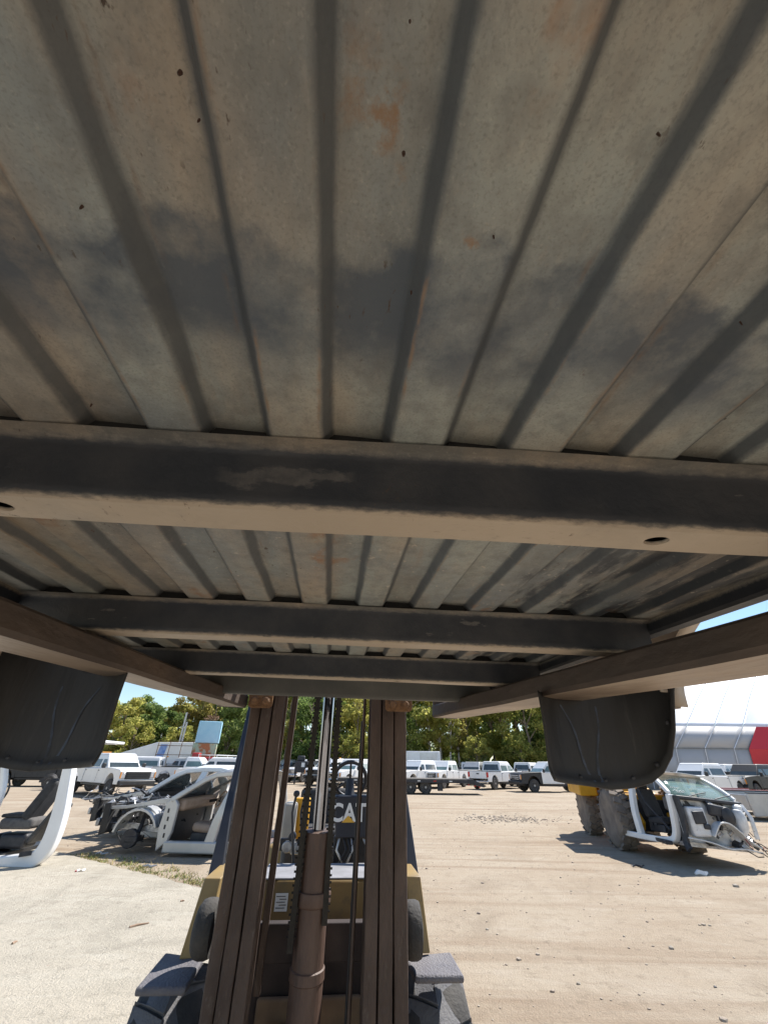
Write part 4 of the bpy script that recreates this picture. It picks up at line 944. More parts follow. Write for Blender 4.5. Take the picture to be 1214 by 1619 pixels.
def shell(root, paint, inner, seatm, W=.93, H=1.5, back=2.0, sticker=False, bay=True, seed=1):
    """forward is -x in this local frame mirrored later; front at +x"""
    rd = random.Random(seed)
    xA = .95; zs = .06
    for s in (-1, 1):
        y = s * W; yt = s * (W - .17)
        k = MB(); k.prism([(-back, zs), (xA, zs), (xA, zs + .19), (xA - .06, zs + .2), (-back, zs + .2)], y - .07, y + .07, 'y'); obj('rocker_panel', k, paint, root, bevel=.03, seg=3)
        k = MB(); k.prism([(xA - .06, zs + .19), (xA + .14, zs + .02), (xA + .19, .45), (xA + .14, .93), (xA - .02, 1.0), (xA - .12, .88), (xA - .11, .4)], y - .05, y + .05, 'y'); hp = obj('hinge_pillar', k, paint, root, bevel=.015)
        for i in range(4):
            k = MB(); k.box((xA + .03 + .025 * (i % 2), y + s * .052, .35 + .14 * i), (.035, .008, .075)); obj('slot', k, BLK, hp)
        k = MB(); k.sweep([(xA + .06, y, .95), (xA - .22, s * (W - .05), 1.13), (xA - .55, s * (W - .11), 1.33), (xA - .80, s * (W - .15), 1.43), (-.35, yt, H - .03), (-.35 - (back - .35) * .6, yt, H - .03), (-back, yt + s * .02, H - .08)], [.13, .12, .12, .13, .15, .15, .15], .10, (0, 1, 0)); obj('roof_rail', k, paint, root, bevel=.02)
        k = MB(); k.sweep([(.0, y, zs + .15), (-.08, y, .6), (-.22, s * (W - .02), .98), (-.38, yt + s * .01, H - .06)], .10, [.22, .18, .16, .16], (0, 1, 0)); obj('door_pillar', k, paint, root, bevel=.02)
        k = MB(); k.sweep([(-back + .1, y, zs + .15), (-back + .05, y, .9), (-back + .12, yt, H - .08)], .1, .18, (0, 1, 0)); obj('rear_pillar', k, paint, root, bevel=.02)
    k = MB(); rows = []
    for i in range(9):
        x = xA - .86 + (-back - xA + .86) * i / 8; row = []
        for j in range(9):
            v = -1 + 2 * j / 8; row.append((x, v * (W - .15), H - .005 + .075 * (1 - v * v) - .06 * max(0, (i - 6) / 2) - .03 * max(0, 1 - i)))
        rows.append(row)
    k.grid(rows); obj('roof_panel', k, paint, root, smooth=60, solid=.012)
    k = MB(); rows = []
    for i in range(7):
        u = i / 6; row = []
        for j in range(9):
            v = -1 + 2 * j / 8; row.append((xA + .10 - .93 * u + .05 * (1 - v * v), v * (W - .07 - .1 * u), .96 + .47 * u + .015 * math.sin(u * 3.1)))
        rows.append(row)
    k.grid(rows); ws = obj('windshield', k, GLASS_T, root, smooth=60, solid=.006)
    if sticker:
        k = MB(); k.grid([[(xA + .16 - .93 * u + .05 * (1 - v * v) * 1.0, v * (W - .1), .985 + .47 * u + .02) for v in (-.1, .15, .35)] for u in (.35, .48, .6)]); obj('paper_sheet', k, PAPER, ws)
    k = MB(); k.box((-.45, 0, .1), (back + .9, 1.75, .05)); obj('floor_pan', k, inner, root)
    k = MB(); k.box((.0, 0, .3), (1.5, .3, .3)); obj('console', k, BSEAT, root, bevel=.05)
    k = MB(); k.box((xA + .06, 0, .55), (.05, 1.7, .8)); obj('firewall', k, BLACKP, root)
    k = MB(); k.box((xA - .08, 0, .86), (.26, 1.66, .22)); obj('dashboard', k, BSEAT if seatm is not TAN else TAN, root, bevel=.07, seg=3)
    for s in (-1, 1): seat(root, .30, s * .42, seatm)
    if back > 1.5:
      k = MB(); k.box((-1.3, 0, .42), (.5, 1.5, .2)); k.box((-1.62, 0, .8), (.16, 1.5, .62), Matrix.Rotation(R(-15), 3, 'Y')); obj('rear_bench', k, seatm, root, bevel=.06, seg=3)
    c = Vector((xA - .48, -.42, .9)); rot = Matrix.Rotation(R(-28), 3, 'Y'); k = MB(); k.path([c + rot @ Vector((0, .18 * math.cos(t * math.pi / 12), .18 * math.sin(t * math.pi / 12))) for t in range(24)], .017, 8, True); sw = obj('steering_wheel', k, TAN if seatm is TAN else BLK, root, smooth=60)
    k = MB(); k.box(c, (.05, .14, .12)); k.box(c, (.03, .32, .03)); k.tube(c, c + Vector((.3, 0, -.05)), .03, 8); obj('hub', k, BLK, sw)
    if bay:
        for s in (-1, 1):
            y = s * .78
            k = MB(); k.sweep([(xA + .05, y, .93), (xA + .35, y, .92), (xA + .75, y * .98, .86), (xA + 1.15, y * .95, .80), (xA + 1.5, y * .9, .78)], .09, [.1, .1, .08, .06, .06], (0, 1, 0)); obj('apron_rail', k, paint if seed == 1 else ALU, root, bevel=.01)
            k = MB(); a = [(xA + .75 + .47 * math.cos(q), s * .84, .30 + .47 * math.sin(q)) for q in [R(8 + 17 * i) for i in range(10)]]; k.sweep(a, .12, .05, (0, 1, 0)); k.sweep([(p_[0], s * .62, p_[2] + .04) for p_ in a], .3, .03, (0, 1, 0)); obj('wheel_arch', k, paint if seed == 1 else ALU, root, bevel=.008)
            k = MB(); k.sweep([(xA + .1, s * .45, .36), (xA + .8, s * .5, .42), (xA + 1.65, s * .52, .45)], .09, .12, (0, 1, 0)); obj('frame_rail', k, ALU, root, bevel=.01)
            k = MB(); k.lathe([(.11, 0), (.12, .08), (.05, .12)], (xA + .72, s * .6, .72), (0, 0, 1), 14); obj('strut_tower', k, ALU, root, smooth=40)
            k = MB(); k.tube((xA + .75, s * .75, .18), (xA + .8, s * .5, .7), .045, 10); k.box((xA + .8, s * .7, .25), (.25, .3, .1)); k.tube((xA + .85, s * .84, .26), (xA + .85, s * .74, .26), .17, 18); obj('suspension', k, BLK, root, bevel=.01)
            k = MB(); k.prism([(xA + 1.45, .35), (xA + 1.6, .3), (xA + 1.65, .86), (xA + 1.5, .88)], s * .6, s * .78, 'y'); obj('headlight_mount', k, BLACKP, root, bevel=.01)
        k = MB(); k.box((xA + 1.58, 0, .8), (.08, 1.55, .07)); k.box((xA + 1.58, 0, .36), (.08, 1.5, .09)); obj('radiator_support', k, BLACKP, root, bevel=.01)
        k = MB(); k.box((xA + 1.5, .1, .58), (.05, 1.1, .4)); obj('radiator', k, mat('radiator_core', (.03, .03, .03), (.12, .12, .12), 40, rough=.6), root)
        k = MB(); k.box((xA + 1.72, 0, .52), (.08, 1.5, .14)); obj('bumper_beam', k, ALU, root, bevel=.02)
        k = MB(); k.box((xA + .75, 0, .6), (.7, .6, .42)); obj('engine_block', k, ENG, root, bevel=.06)
        k = MB(); k.tube((xA + .5, -.15, .86), (xA + 1.1, -.1, .84), .1, 12); k.box((xA + 1.15, .4, .78), (.35, .25, .2)); obj('intake', k, BLACKP, root, bevel=.02)
        for i in range(30):
            k = MB(); a = Vector((xA + rd.uniform(.2, 1.75), rd.uniform(-.8, .8), rd.uniform(.5, .95))); pts = [a]
            for j in range(5): a = a + Vector((rd.uniform(-.2, .22), rd.uniform(-.15, .15), rd.uniform(-.12, .1))); a.z = max(.25, min(1.08, a.z)); pts.append(a.copy())
            k.path(pts, rd.uniform(.008, .022), 6); obj('cable', k, BLK if i % 3 else ALU, root, smooth=60)
        for i in range(48):
            k = MB(); p_ = (xA + rd.uniform(.2, 1.75), rd.uniform(-.8, .8), rd.uniform(.45, .85)); q = rd.uniform(.05, .16)
            k.box(p_, (q, q * rd.uniform(.6, 1.4), q * rd.uniform(.5, 1.1)), Euler((rd.random(), rd.random(), rd.random())).to_matrix()); obj('engine_fitting', k, [ENG, ALU, BLACKP, PAPER][i % 4] if i % 4 != 3 or i < 8 else ENG, root, bevel=.008)
        for i in range(4):
            k = MB(); a = Vector((xA + 1.5 + rd.uniform(-.2, .2), rd.uniform(-.8, .2), .5)); k.path([a, a + Vector((.1, -.05, -.2)), a + Vector((.05 - .1 * i, -.1, -.38)), a + Vector((-.2 + .15 * i, -.15, -.46))], .008, 5); obj('loose_wire', k, BLK, root)
        k = MB(); k.tube((xA + .05, -.2, 1.03), (xA + .15, .6, 1.0), .02, 8); k.sweep([(xA + .12, -.55, 1.0), (xA + .32, -.5, 1.16), (xA + .42, -.45, 1.2)], .05, .03, (0, 1, 0)); k.box((xA + .16, 0, .98), (.16, 1.5, .05)); obj('wiper_cowl', k, BLK, root)
    return root
DASHY = mat('shell_inner', (.12, .08, .075), (.2, .15, .13), 5, rough=.8)
# the local +x is the nose; both cars face left in the photograph so rotate by about 180 degrees
p = G(250, 1354); t = empty('stripped_car_shell', 'silver stripped car shell with tan leather seat and no doors, engine bay torn open', 'car shell', (0, 0, 0), R(176))
shell(t, SILVER, DASHY, TAN, seed=1, back=1.0); t.location = Matrix.Rotation(R(176), 3, 'Z') @ Vector((-1.02, -.93, 0)) + p; t.location.z = 0
t.scale = (1, 1, .98)
p = AT(212, 1335, 12.6); p.z = 0; t2 = empty('stripped_car_shell', 'white stripped car shell behind the silver one with a paper on its windshield', 'car shell', (0, 0, 0), R(172))
shell(t2, W_PAINT, DASHY, GSEAT, sticker=True, seed=4, back=1.1); t2.location = Matrix.Rotation(R(172), 3, 'Z') @ Vector((-1.02, -.93, 0)) + p

# white cab shell standing on end at the left edge
p = G(35, 1370); t = empty('cut_cab_shell', 'white cut open cab shell at the left edge with dark bucket seat inside', 'car shell', p + Vector((-.55, .0, 0)), R(4))
def cv(pts, n=6):  # catmull-rom smoothing
    P = [Vector(q) for q in pts]; P = [P[0]] + P + [P[-1]]; out = []
    for i in range(1, len(P) - 2):
        for j in range(n):
            u = j / n; a, b, c, d = P[i - 1], P[i], P[i + 1], P[i + 2]
            out.append(.5 * ((2 * b) + (-a + c) * u + (2 * a - 5 * b + 4 * c - d) * u * u + (-a + 3 * b - 3 * c + d) * u ** 3))
    out.append(P[-2]); return out
def lp(px, py, dy=0.):   # pixel -> local of this shell on its near side plane
    q = AT(px, py, p.y + dy); return Matrix.Rotation(-R(4), 3, 'Z') @ (q - t.location)
k = MB(); k.sweep(cv([lp(118, 1180), lp(106, 1240), lp(95, 1290), lp(78, 1335), lp(55, 1358), lp(10, 1364), lp(-60, 1366)]), .2, [.16 + .1 * math.sin(i / 36 * 3.1) for i in range(37)], (0, 1, 0)); obj('door_frame', k, W_PAINT, t, bevel=.03, seg=3)
k = MB(); k.sweep(cv([lp(8, 1190), lp(6, 1240), lp(-8, 1280), lp(-40, 1330)]), .12, .1, (0, 1, 0)); obj('front_pillar', k, W_PAINT, t, bevel=.03, seg=3)
k = MB(); a = lp(48, 1348); k.box((a.x, a.y - .125, a.z), (.2, .02, .07), Matrix.Rotation(R(-8), 3, 'Y')); obj('jack_hole', k, BLK, t)
k = MB(); a = lp(20, 1325, .6); k.box((a.x - .45, .8, .13), (1.5, 1.4, .06)); obj('floor_pan', k, BLACKP, t)
k = MB(); a = lp(100, 1240, 1.5); k.sweep(cv([lp(112, 1190, 1.5), lp(96, 1260, 1.5), lp(70, 1340, 1.5)]), .1, .15, (0, 1, 0)); obj('far_pillar', k, W_PAINT, t, bevel=.02)
k = MB(); k.box((-.2, .8, 2.0), (2.2, 1.6, .06)); obj('roof_panel', k, W_PAINT, t, bevel=.02)
def sbox(nm, px, py, dims, rot, par, mt, dy=.45):
    k = MB(); a = lp(px, py, dy); k.box(a, dims, Matrix.Rotation(R(rot), 3, 'Y')); return obj(nm, k, mt, par, bevel=.06, seg=3)
s1 = sbox('bucket_seat', 38, 1300, (.62, .5, .18), 0, t, GSEAT); sbox('backrest', 74, 1262, (.18, .5, .72), 26, s1, BSEAT); sbox('seat_cover', 38, 1288, (.55, .46, .06), 0, s1, BSEAT); sbox('seat_base', 30, 1328, (.5, .42, .24), 0, s1, BLK)
sbox('side_trim', 80, 1300, (.1, .5, .7), 30, t, BLACKP); sbox('kick_panel', -5, 1335, (.3, .5, .3), -30, t, BLACKP)
k = MB(); a = lp(2, 1250, .4); k.path([a + Vector((.14 * math.cos(q * .3), 0, .2 * math.sin(q * .3))) for q in range(21)], .018, 8, True); obj('steering_wheel', k, BLK, t, smooth=60)

# ------------------------------------------------------------------ wheel loader with wrecked cab on its forks
LA = R(-9)
c = G(1020, 1346); lo_o = Vector((6.42, 12.25, 0)); t = empty('wheel_loader', 'yellow wheel loader with big dusty tyres holding up a wrecked cab', 'wheel loader', lo_o, LA)
def big_wheel(x, y, r, w, yaw=0):
    c0 = Vector((x, y, 0)); RY = Matrix.Rotation(R(yaw), 3, 'Z')
    def tw(v): return RY @ (v - c0) + c0
    k = MB(); k.lathe([(r * .52, -w / 2), (r * .8, -w / 2 - .02), (r * .95, -w / 2 + .03), (r, -w / 2 + .1), (r, w / 2 - .1), (r * .95, w / 2 - .03), (r * .8, w / 2 + .02), (r * .52, w / 2)], (x, y, r), (1, 0, 0), 36); k.map(tw); o = obj('loader_tyre', k, TYRE_D, t, smooth=40)
    for i in range(20):
        for s in (-1, 1):
            a = 2 * math.pi * (i + (.5 if s > 0 else 0)) / 20; k = MB(); k.box((x + s * w * .26, y + math.cos(a) * r * 1.0, r + math.sin(a) * r * 1.0), (w * .5, .11, .05), Matrix.Rotation(a - math.pi / 2, 3, 'X') @ Matrix.Rotation(.35 * s, 3, 'Z')); k.map(tw); obj('tread_lug', k, TYRE_D, o)
    k = MB(); sd_ = -1 if x < 0 else 1; k.lathe([(r * .54, w / 2 * .92), (r * .5, w / 2 * .5), (r * .25, w / 2 * .45), (r * .22, w / 2 * .7), (.02, w / 2 * .7)], (x, y, r), (sd_, 0, 0), 24); k.map(tw); obj('rim', k, YELLB, o, smooth=40)
big_wheel(-.55, -.15, .61, .36, 5); big_wheel(.92, -.15, .61, .36, 5); big_wheel(-.55, 2.3, .6, .36); big_wheel(.92, 2.3, .62, .42)
k = MB(); k.prism([(1.2, .7), (1.2, 1.5), (3.0, 1.55), (3.5, 1.3), (3.5, .7)], -.35, .65, 'x'); obj('engine_hood', k, YELLB, t, bevel=.08)
k = MB(); k.box((.15, .4, .8), (1.0, 1.6, .6)); obj('front_frame', k, YELLB, t, bevel=.05)
k = MB(); k.prism([(1.4, .95), (1.35, 1.4), (2.2, 1.45), (2.75, 1.3), (2.8, 1.0)], -.92, -.45, 'x'); obj('fender', k, YELLB, t, bevel=.03)
k = MB(); k.box((-.92, 1.95, 1.32), (.35, .3, .12)); k.tube((-1.05, 1.8, 1.3), (-.7, 2.0, 1.45), .04, 8); k.box((-1.0, 1.7, 1.4), (.12, .1, .12)); obj('battery_box', k, ENG, t)
for x in (-.35, .65):
    for y in (.7, 1.7): k = MB(); k.sweep([(x, y, 1.4), (x, y, 2.45)], .1, .1, (1, 0, 0)); obj('cab_post', k, YELLB, t, bevel=.01)
k = MB(); k.box((.15, 1.2, 2.5), (1.3, 1.3, .1)); obj('cab_roof', k, YELLB, t, bevel=.04)
for x in (-.2, .5): k = MB(); k.sweep([(x, .6, 1.15), (x, -.2, .95), (x, -.75, .5)], .12, .22, (1, 0, 0)); obj('lift_arm', k, YELLB, t, bevel=.02)
for x in (-.25, .55): k = MB(); k.box((x, -1.25, .38), (.13, 1.7, .06)); obj('loader_fork', k, BLK, t, bevel=.01)
k = MB(); k.box((.15, -.55, .7), (1.4, .1, .6)); obj('fork_carriage', k, BLK, t)

# wrecked cab (nose to the camera)
cabo = G(1090, 1352); WC = Vector((6.72, 10.8, .33)); t = empty('wrecked_cab', 'wrecked white cab with torn firewall and green tinted windshield carried by the loader', 'truck cab', WC, 0)
t.rotation_euler = Euler((0, R(3.5), R(-84)), 'XYZ'); 
t.rotation_euler = (Matrix.Rotation(R(-2), 3, 'X') @ Matrix.Rotation(R(4.5), 3, 'Y') @ Matrix.Rotation(R(-80), 3, 'Z')).to_euler()
t.scale = (.87,) * 3
# local +x = nose (towards camera), y left/right, z up from the floor
W = .9
for s in (-1, 1):
    k = MB(); k.sweep(cv([(.62, s * W, .92), (.3, s * (W - .06), 1.15), (-.15, s * (W - .16), 1.36), (-.9, s * (W - .18), 1.40), (-1.4, s * (W - .16), 1.34)]), .1, .08, (0, 1, 0)); obj('roof_rail', k, W_PAINT, t, bevel=.02)
    k = MB(); k.sweep(cv([(.62, s * W, .9), (.60, s * W, .5), (.52, s * W, .12), (.3, s * (W + .02), 0), (-.5, s * (W + .02), -.02), (-1.4, s * W, 0)]), .14, .12, (0, 1, 0)); obj('door_sill', k, W_PAINT, t, bevel=.02, seg=3)
    k = MB(); k.sweep(cv([(-.62, s * (W + .02), -.02), (-.70, s * (W + .01), .5), (-.72, s * (W - .05), .95), (-.8, s * (W - .17), 1.36)]), .12, .16, (0, 1, 0)); obj('door_pillar', k, W_PAINT, t, bevel=.02, seg=3)
k = MB(); k.grid([[(.15 - .2 * i - (0 if i else -.04), (W - .17) * (-1 + .25 * j), 1.36 + .05 * (1 - (-1 + .25 * j) ** 2) + .02 * math.sin(i * .5)) for j in range(9)] for i in range(9)]); obj('roof_panel', k, W_PAINT, t, smooth=60, solid=.012)
k = MB(); rows = []
for i in range(7):
    u = i / 6; rows.append([(.66 - .72 * u + .07 * (1 - (-1 + .25 * j) ** 2), (-1 + .25 * j) * (W - .06 - .12 * u), .88 + .47 * u + .02 * math.sin(u * 3)) for j in range(9)])
k.grid(rows); ws = obj('windshield', k, glass('cab_windshield', (.22, .34, .3), .45), t, smooth=60, solid=.006)
for i, (v0, v1, u) in enumerate(((-.85, -.62, .34), (-.85, -.5, .22), (-.78, -.56, .16))):
    k = MB(); L_ = []
    for q in range(13):
        v = v0 + (v1 - v0) * q / 12; dz = .012 * ((q * 7) % 3 - 1)
        L_.append(Vector((.675 - .72 * u + .07 * (1 - v * v), v * (W - .06 - .12 * u), .893 + .47 * u + dz)))
    k.path(L_, .006, 5); obj('chalk_writing', k, PAPER, ws)
for y0 in (-.45, .25):
    k = MB(); k.path([(.72, y0, .9), (.66, y0 + .3, .965), (.58, y0 + .62, 1.02)], .011, 6); obj('wiper', k, BLK, t)
k = MB(); k.box((.71, 0, .855), (.2, 1.76, .07)); obj('cowl', k, BLK, t, bevel=.02)
# crumpled firewall sheet with recesses
k = MB(); rows = []; rd = random.Random(9)
for i in range(19):
    z = .83 - .047 * i; row = []
    for j in range(31):
        y = -.88 + 1.76 * j / 30
        d = .06 * math.sin(y * 6 + z * 3) + .05 * math.sin(z * 13 + y * 4) * math.cos(y * 9)
        if abs(y) < .28 and z < .35: d -= .25 * (1 - abs(y) / .28)
        if -.55 < y < -.25 and .35 < z < .7: d -= .12
        if .2 < y < .62 and .35 < z < .72: d += .1
        row.append((.66 + d + rd.uniform(-.012, .012), y, z + rd.uniform(-.006, .006) - (.05 * max(0, -y) if i > 16 else 0) * 0))
    rows.append(row)
TORN = mat('torn_white_steel', (.74, .74, .73), (.5, .5, .49), 6, rough=.35, coat=.3, c3=(.2, .19, .18), s3=9, t3=(.62, .7))
k.grid(rows); fwl = obj('firewall', k, TORN, t, smooth=50, solid=.006)
k = MB(); k.box((.80, -.50, .42), (.16, .46, .56), Matrix.Rotation(.06, 3, 'X')); obj('bulkhead_box', k, TORN, t, bevel=.05, seg=3)
k = MB(); k.box((.89, -.5, .5), (.05, .3, .24), Matrix.Rotation(.1, 3, 'X')); k.box((.89, -.36, .34), (.06, .16, .1)); obj('bulkhead_recess', k, BLK, t, bevel=.02)
k = MB(); k.box((.86, .1, .66), (.1, .56, .24), Matrix.Rotation(-.08, 3, 'X')); obj('heater_opening', k, BLK, t, bevel=.05, seg=3)
k = MB(); k.sweep(cv([(.86, -.28, .18), (.92, -.1, .42), (.94, .12, .44), (.92, .35, .32), (.9, .6, .14), (.88, .84, .05)]), .2, .03, (1, 0, 0)); obj('tunnel_flange', k, TORN, t, bevel=.008)
k = MB(); k.sweep(cv([(.84, -.86, .10), (.86, -.4, .06), (.9, 0, -.02), (.9, .4, .0), (.88, .86, -.04)]), .14, .03, (1, 0, 0)); obj('lower_flange', k, TORN, t, bevel=.008)
k = MB(); k.lathe([(.1, 0), (.14, .1), (.15, .3), (.1, .42), (.04, .44)], (.86, .6, .3), (0, 0, 1), 16); obj('strut_tower', k, TORN, t, smooth=40)
k = MB(); k.sweep([(.82, .82, .84), (.95, .84, .6), (.92, .86, .2)], .1, .04, (0, 1, 0)); obj('inner_fender', k, TORN, t, bevel=.01)
for i in range(34):
    p_ = Vector((.78 + rd.uniform(-.05, .12), rd.uniform(-.1, .88), rd.uniform(.05, .82))); q = rd.uniform(.04, .15); k = MB()
    if i % 3 == 0: k.tube(p_, p_ + Vector((rd.uniform(-.05, .05), rd.uniform(-.15, .15), rd.uniform(-.1, .1))), q * .4, 10)
    else: k.box(p_, (q, q * rd.uniform(.5, 1.8), q * rd.uniform(.5, 1.4)), Euler((rd.random(), rd.random(), rd.random())).to_matrix())
    obj('torn_fitting', k, [ENG, ALU, BLK, W_PAINT2, ALU][i % 5], t, bevel=.008)
k = MB(); k.sweep(cv([(.8, -.12, .84), (.88, 0, .6), (.86, .02, .3)]), .05, .05, (0, 1, 0)); obj('duct_hose', k, BLK, t)
k = MB(); k.lathe([(.05, 0), (.16, .03), (.2, .1), (.17, .2), (.05, .24)], (.72, .28, .58), (1, 0, 0), 18); obj('brake_booster', k, BLK, t, smooth=50)
k = MB(); k.lathe([(.04, 0), (.1, .02), (.1, .14), (.05, .18)], (.8, .7, .66), (0, 0, 1), 14); obj('coolant_tank', k, PAPER, t, smooth=50)
for i in range(9):
    k = MB(); a = Vector((.8, rd.uniform(.3, .95), rd.uniform(.05, .4))); pts = [a]
    for j in range(4): a = a + Vector((rd.uniform(-.02, .12), rd.uniform(-.02, .12), rd.uniform(-.16, .03))); pts.append(a.copy())
    k.path(pts, rd.uniform(.006, .012), 5); obj('loose_wire', k, [BLK, BLK, REDP][i % 3], t)
k = MB(); k.prism([(.1, .0), (.72, .02), (.72, -.06), (.1, -.06)], -.85, .85, 'y'); k.box((-.45, 0, -.03), (1.9, 1.7, .06)); obj('floor_pan', k, ALU, t)
k = MB(); k.box((.42, 0, .72), (.4, 1.6, .28)); obj('dashboard', k, GSEAT, t, bevel=.05)
for s in (-1, 1): seat(t, -.35, s * .42, BSEAT, z=-.1)
k = MB(); k.sweep(cv([(.75, -.86, .86), (.78, -.84, .45), (.72, -.86, .05), (.8, -.9, -.12)]), .06, .14, (0, 1, 0)); obj('torn_strip', k, BLK, t)
k = MB(); k.path([(.3, -.85, .2), (-.3, -.86, .7), (-.6, -.85, 1.2)], .02, 6); obj('weather_seal', k, BLK, t)

# loose pickup beds at the right edge
for i, (px, py, pt, lb, sc, an, D) in enumerate(((1215, 1297, SILVER, 'silver pickup bed on the ground at the right edge with empty wheel arch', 1, 172, 0), (1165, 1287, W_PAINT, 'white pickup bed half hidden between the wrecked cab and the silver bed', 1, 168, 0))):
    p = G(px, py); t = empty('loose_pickup_bed', lb, 'pickup bed', p + Vector((.55, .5, 0)), R(an), 'loose pickup beds lying by the building')
    for s in (-1, 1):
        pts = [(-1.1, .18)] + [(-.52, .14)] + arch(0, .45, .2)[::-1] + [(.52, .14), (1.1, .12), (1.12, .86), (-1.1, .86)]
        k = MB(); k.prism(pts, s * .95, s * .85, 'y'); obj('bed_side', k, pt, t, bevel=.03, seg=3)
        k = MB(); k.box((0, s * .9, .875), (2.2, .12, .025)); obj('bed_rail_cap', k, BLACKP if i == 0 else REDP, t)
    k = MB(); k.box((0, 0, .35), (2.2, 1.75, .05)); obj('bed_floor', k, GREYP, t); k = MB(); k.box((-1.12, 0, .55), (.06, 1.7, .5)); obj('tailgate', k, pt, t, bevel=.02)
    k = MB(); k.box((1.1, 0, .55), (.06, 1.7, .5)); obj('front_wall', k, pt, t, bevel=.02)

# ------------------------------------------------------------------ fabric building with grey band and red chevron
TOPW = mat('white_fabric_roof', (.82, .84, .88), (.76, .78, .82), .3, rough=.5)
GRW = mat('grey_fabric_wall', (.47, .47, .48), (.43, .43, .44), .2, rough=.6)
REDF = mat('red_fabric', (.62, .035, .05), (.55, .03, .045), .3, rough=.55)
by = 44.0; A0 = AT(1040, 1228, by); A0.z = 0
bt = empty('fabric_building', 'long white fabric building with grey lower wall and a red chevron', 'building', A0, R(-3))
pz = [AT(1120, y_, by).z for y_ in (1232, 1184, 1149, 1118, 1086)]
prof_b = [(0, 0), (-.55, pz[1] + .0), (.0, pz[2]), (2.6, pz[3] + .9), (7.2, pz[4] + 2.9), (14, pz[4] + 5.0), (22, pz[4] + 5.4)]
_ref = ((1120, 1232), (1111, 1184), (1125, 1149), (1141, 1118), (1160, 1088))
def bl_x(px, py, j):
    q = AT(px, py, by + prof_b[j][0]) - A0; return (Matrix.Rotation(R(3), 3, 'Z') @ q).x
_off = [bl_x(*_ref[j], j) - bl_x(*_ref[1], 1) for j in range(5)]; _off += [_off[4] + 2.5, _off[4] + 4]
X1 = bl_x(1111, 1184, 1); bayw = bl_x(1155, 1184, 1) - X1; X0b = X1 - 3 * bayw
def bay(i, j0, j1, name, mt, bulge=.02):
    k = MB(); rows = []
    for q in range(7):
        u = q / 6; x = X0b + bayw * (i + u) + (.012 if q == 0 else -.012 if q == 6 else 0)
        rows.append([(x + _off[j], prof_b[j][0] + math.sin(u * math.pi) * bulge, prof_b[j][1]) for j in range(j0, j1 + 1)])
    k.grid(rows); return obj(name, k, mt, bt, smooth=40, solid=.03)
def cat(P, n=5):
    out = []
    for i in range(len(P) - 1):
        a, b_, c, d = P[max(0, i - 1)], P[i], P[i + 1], P[min(len(P) - 1, i + 2)]
        for q in range(n):
            u = q / n; out.append(tuple(.5 * (2 * b_[e] + (-a[e] + c[e]) * u + (2 * a[e] - 5 * b_[e] + 4 * c[e] - d[e]) * u * u + (-a[e] + 3 * b_[e] - 3 * c[e] + d[e]) * u ** 3) for e in range(3)))
    return out + [P[-1]]
_rp = cat([(_off[j], prof_b[j][0], prof_b[j][1]) for j in range(2, 7)])
for i in range(10):
    bay(i, 0, 1, 'wall_panel', GRW); bay(i, 1, 2, 'wall_panel', GRW)
    k = MB(); k.grid([[(X0b + bayw * (i + u) + (.012 if u == 0 else -.012 if u == 1 else 0) + ox, yy_ + .06 * math.sin(u * math.pi), zz_) for ox, yy_, zz_ in _rp] for u in (0, .05, .25, .5, .75, .95, 1)]); obj('roof_panel', k, TOPW, bt, smooth=50, solid=.03)
    k = MB(); x = X0b + bayw * i; k.sweep([(x + _off[j], prof_b[j][0] - .03, prof_b[j][1]) for j in range(3)], .05, .05, (1, 0, 0)); obj('seam_rib', k, TOPW, bt)
k = MB(); k.sweep([(X0b, -.58, prof_b[1][1]), (X0b + 10 * bayw, -.58, prof_b[1][1])], .05, .04, (0, 1, 0)); obj('knee_line', k, GREYP, bt)
wv = 2.2; off = -.1; k = MB()
def pb(px, py, j, dx=0):
    q = AT(px, py, by + prof_b[j][0] - .3) - A0; q = Matrix.Rotation(R(3), 3, 'Z') @ q; return Vector((q.x + dx, prof_b[j][0] + off, prof_b[j][1]))
k.add([pb(1192, 1232, 0), pb(1192, 1232, 0, wv), pb(1180, 1184, 1, wv), pb(1180, 1184, 1)], [(0, 1, 2, 3)]); k.add([pb(1180, 1184, 1), pb(1180, 1184, 1, wv), pb(1190, 1149, 2, wv), pb(1190, 1149, 2)], [(0, 1, 2, 3)])
obj('red_chevron', k, REDF, bt, solid=.02)
k = MB(); k.add([(X0b + _off[j], prof_b[j][0], prof_b[j][1]) for j in range(7)] + [(X0b + _off[j], 40, prof_b[j][1]) for j in range(6, -1, -1)], [tuple(range(14))]); obj('end_wall', k, TOPW, bt)

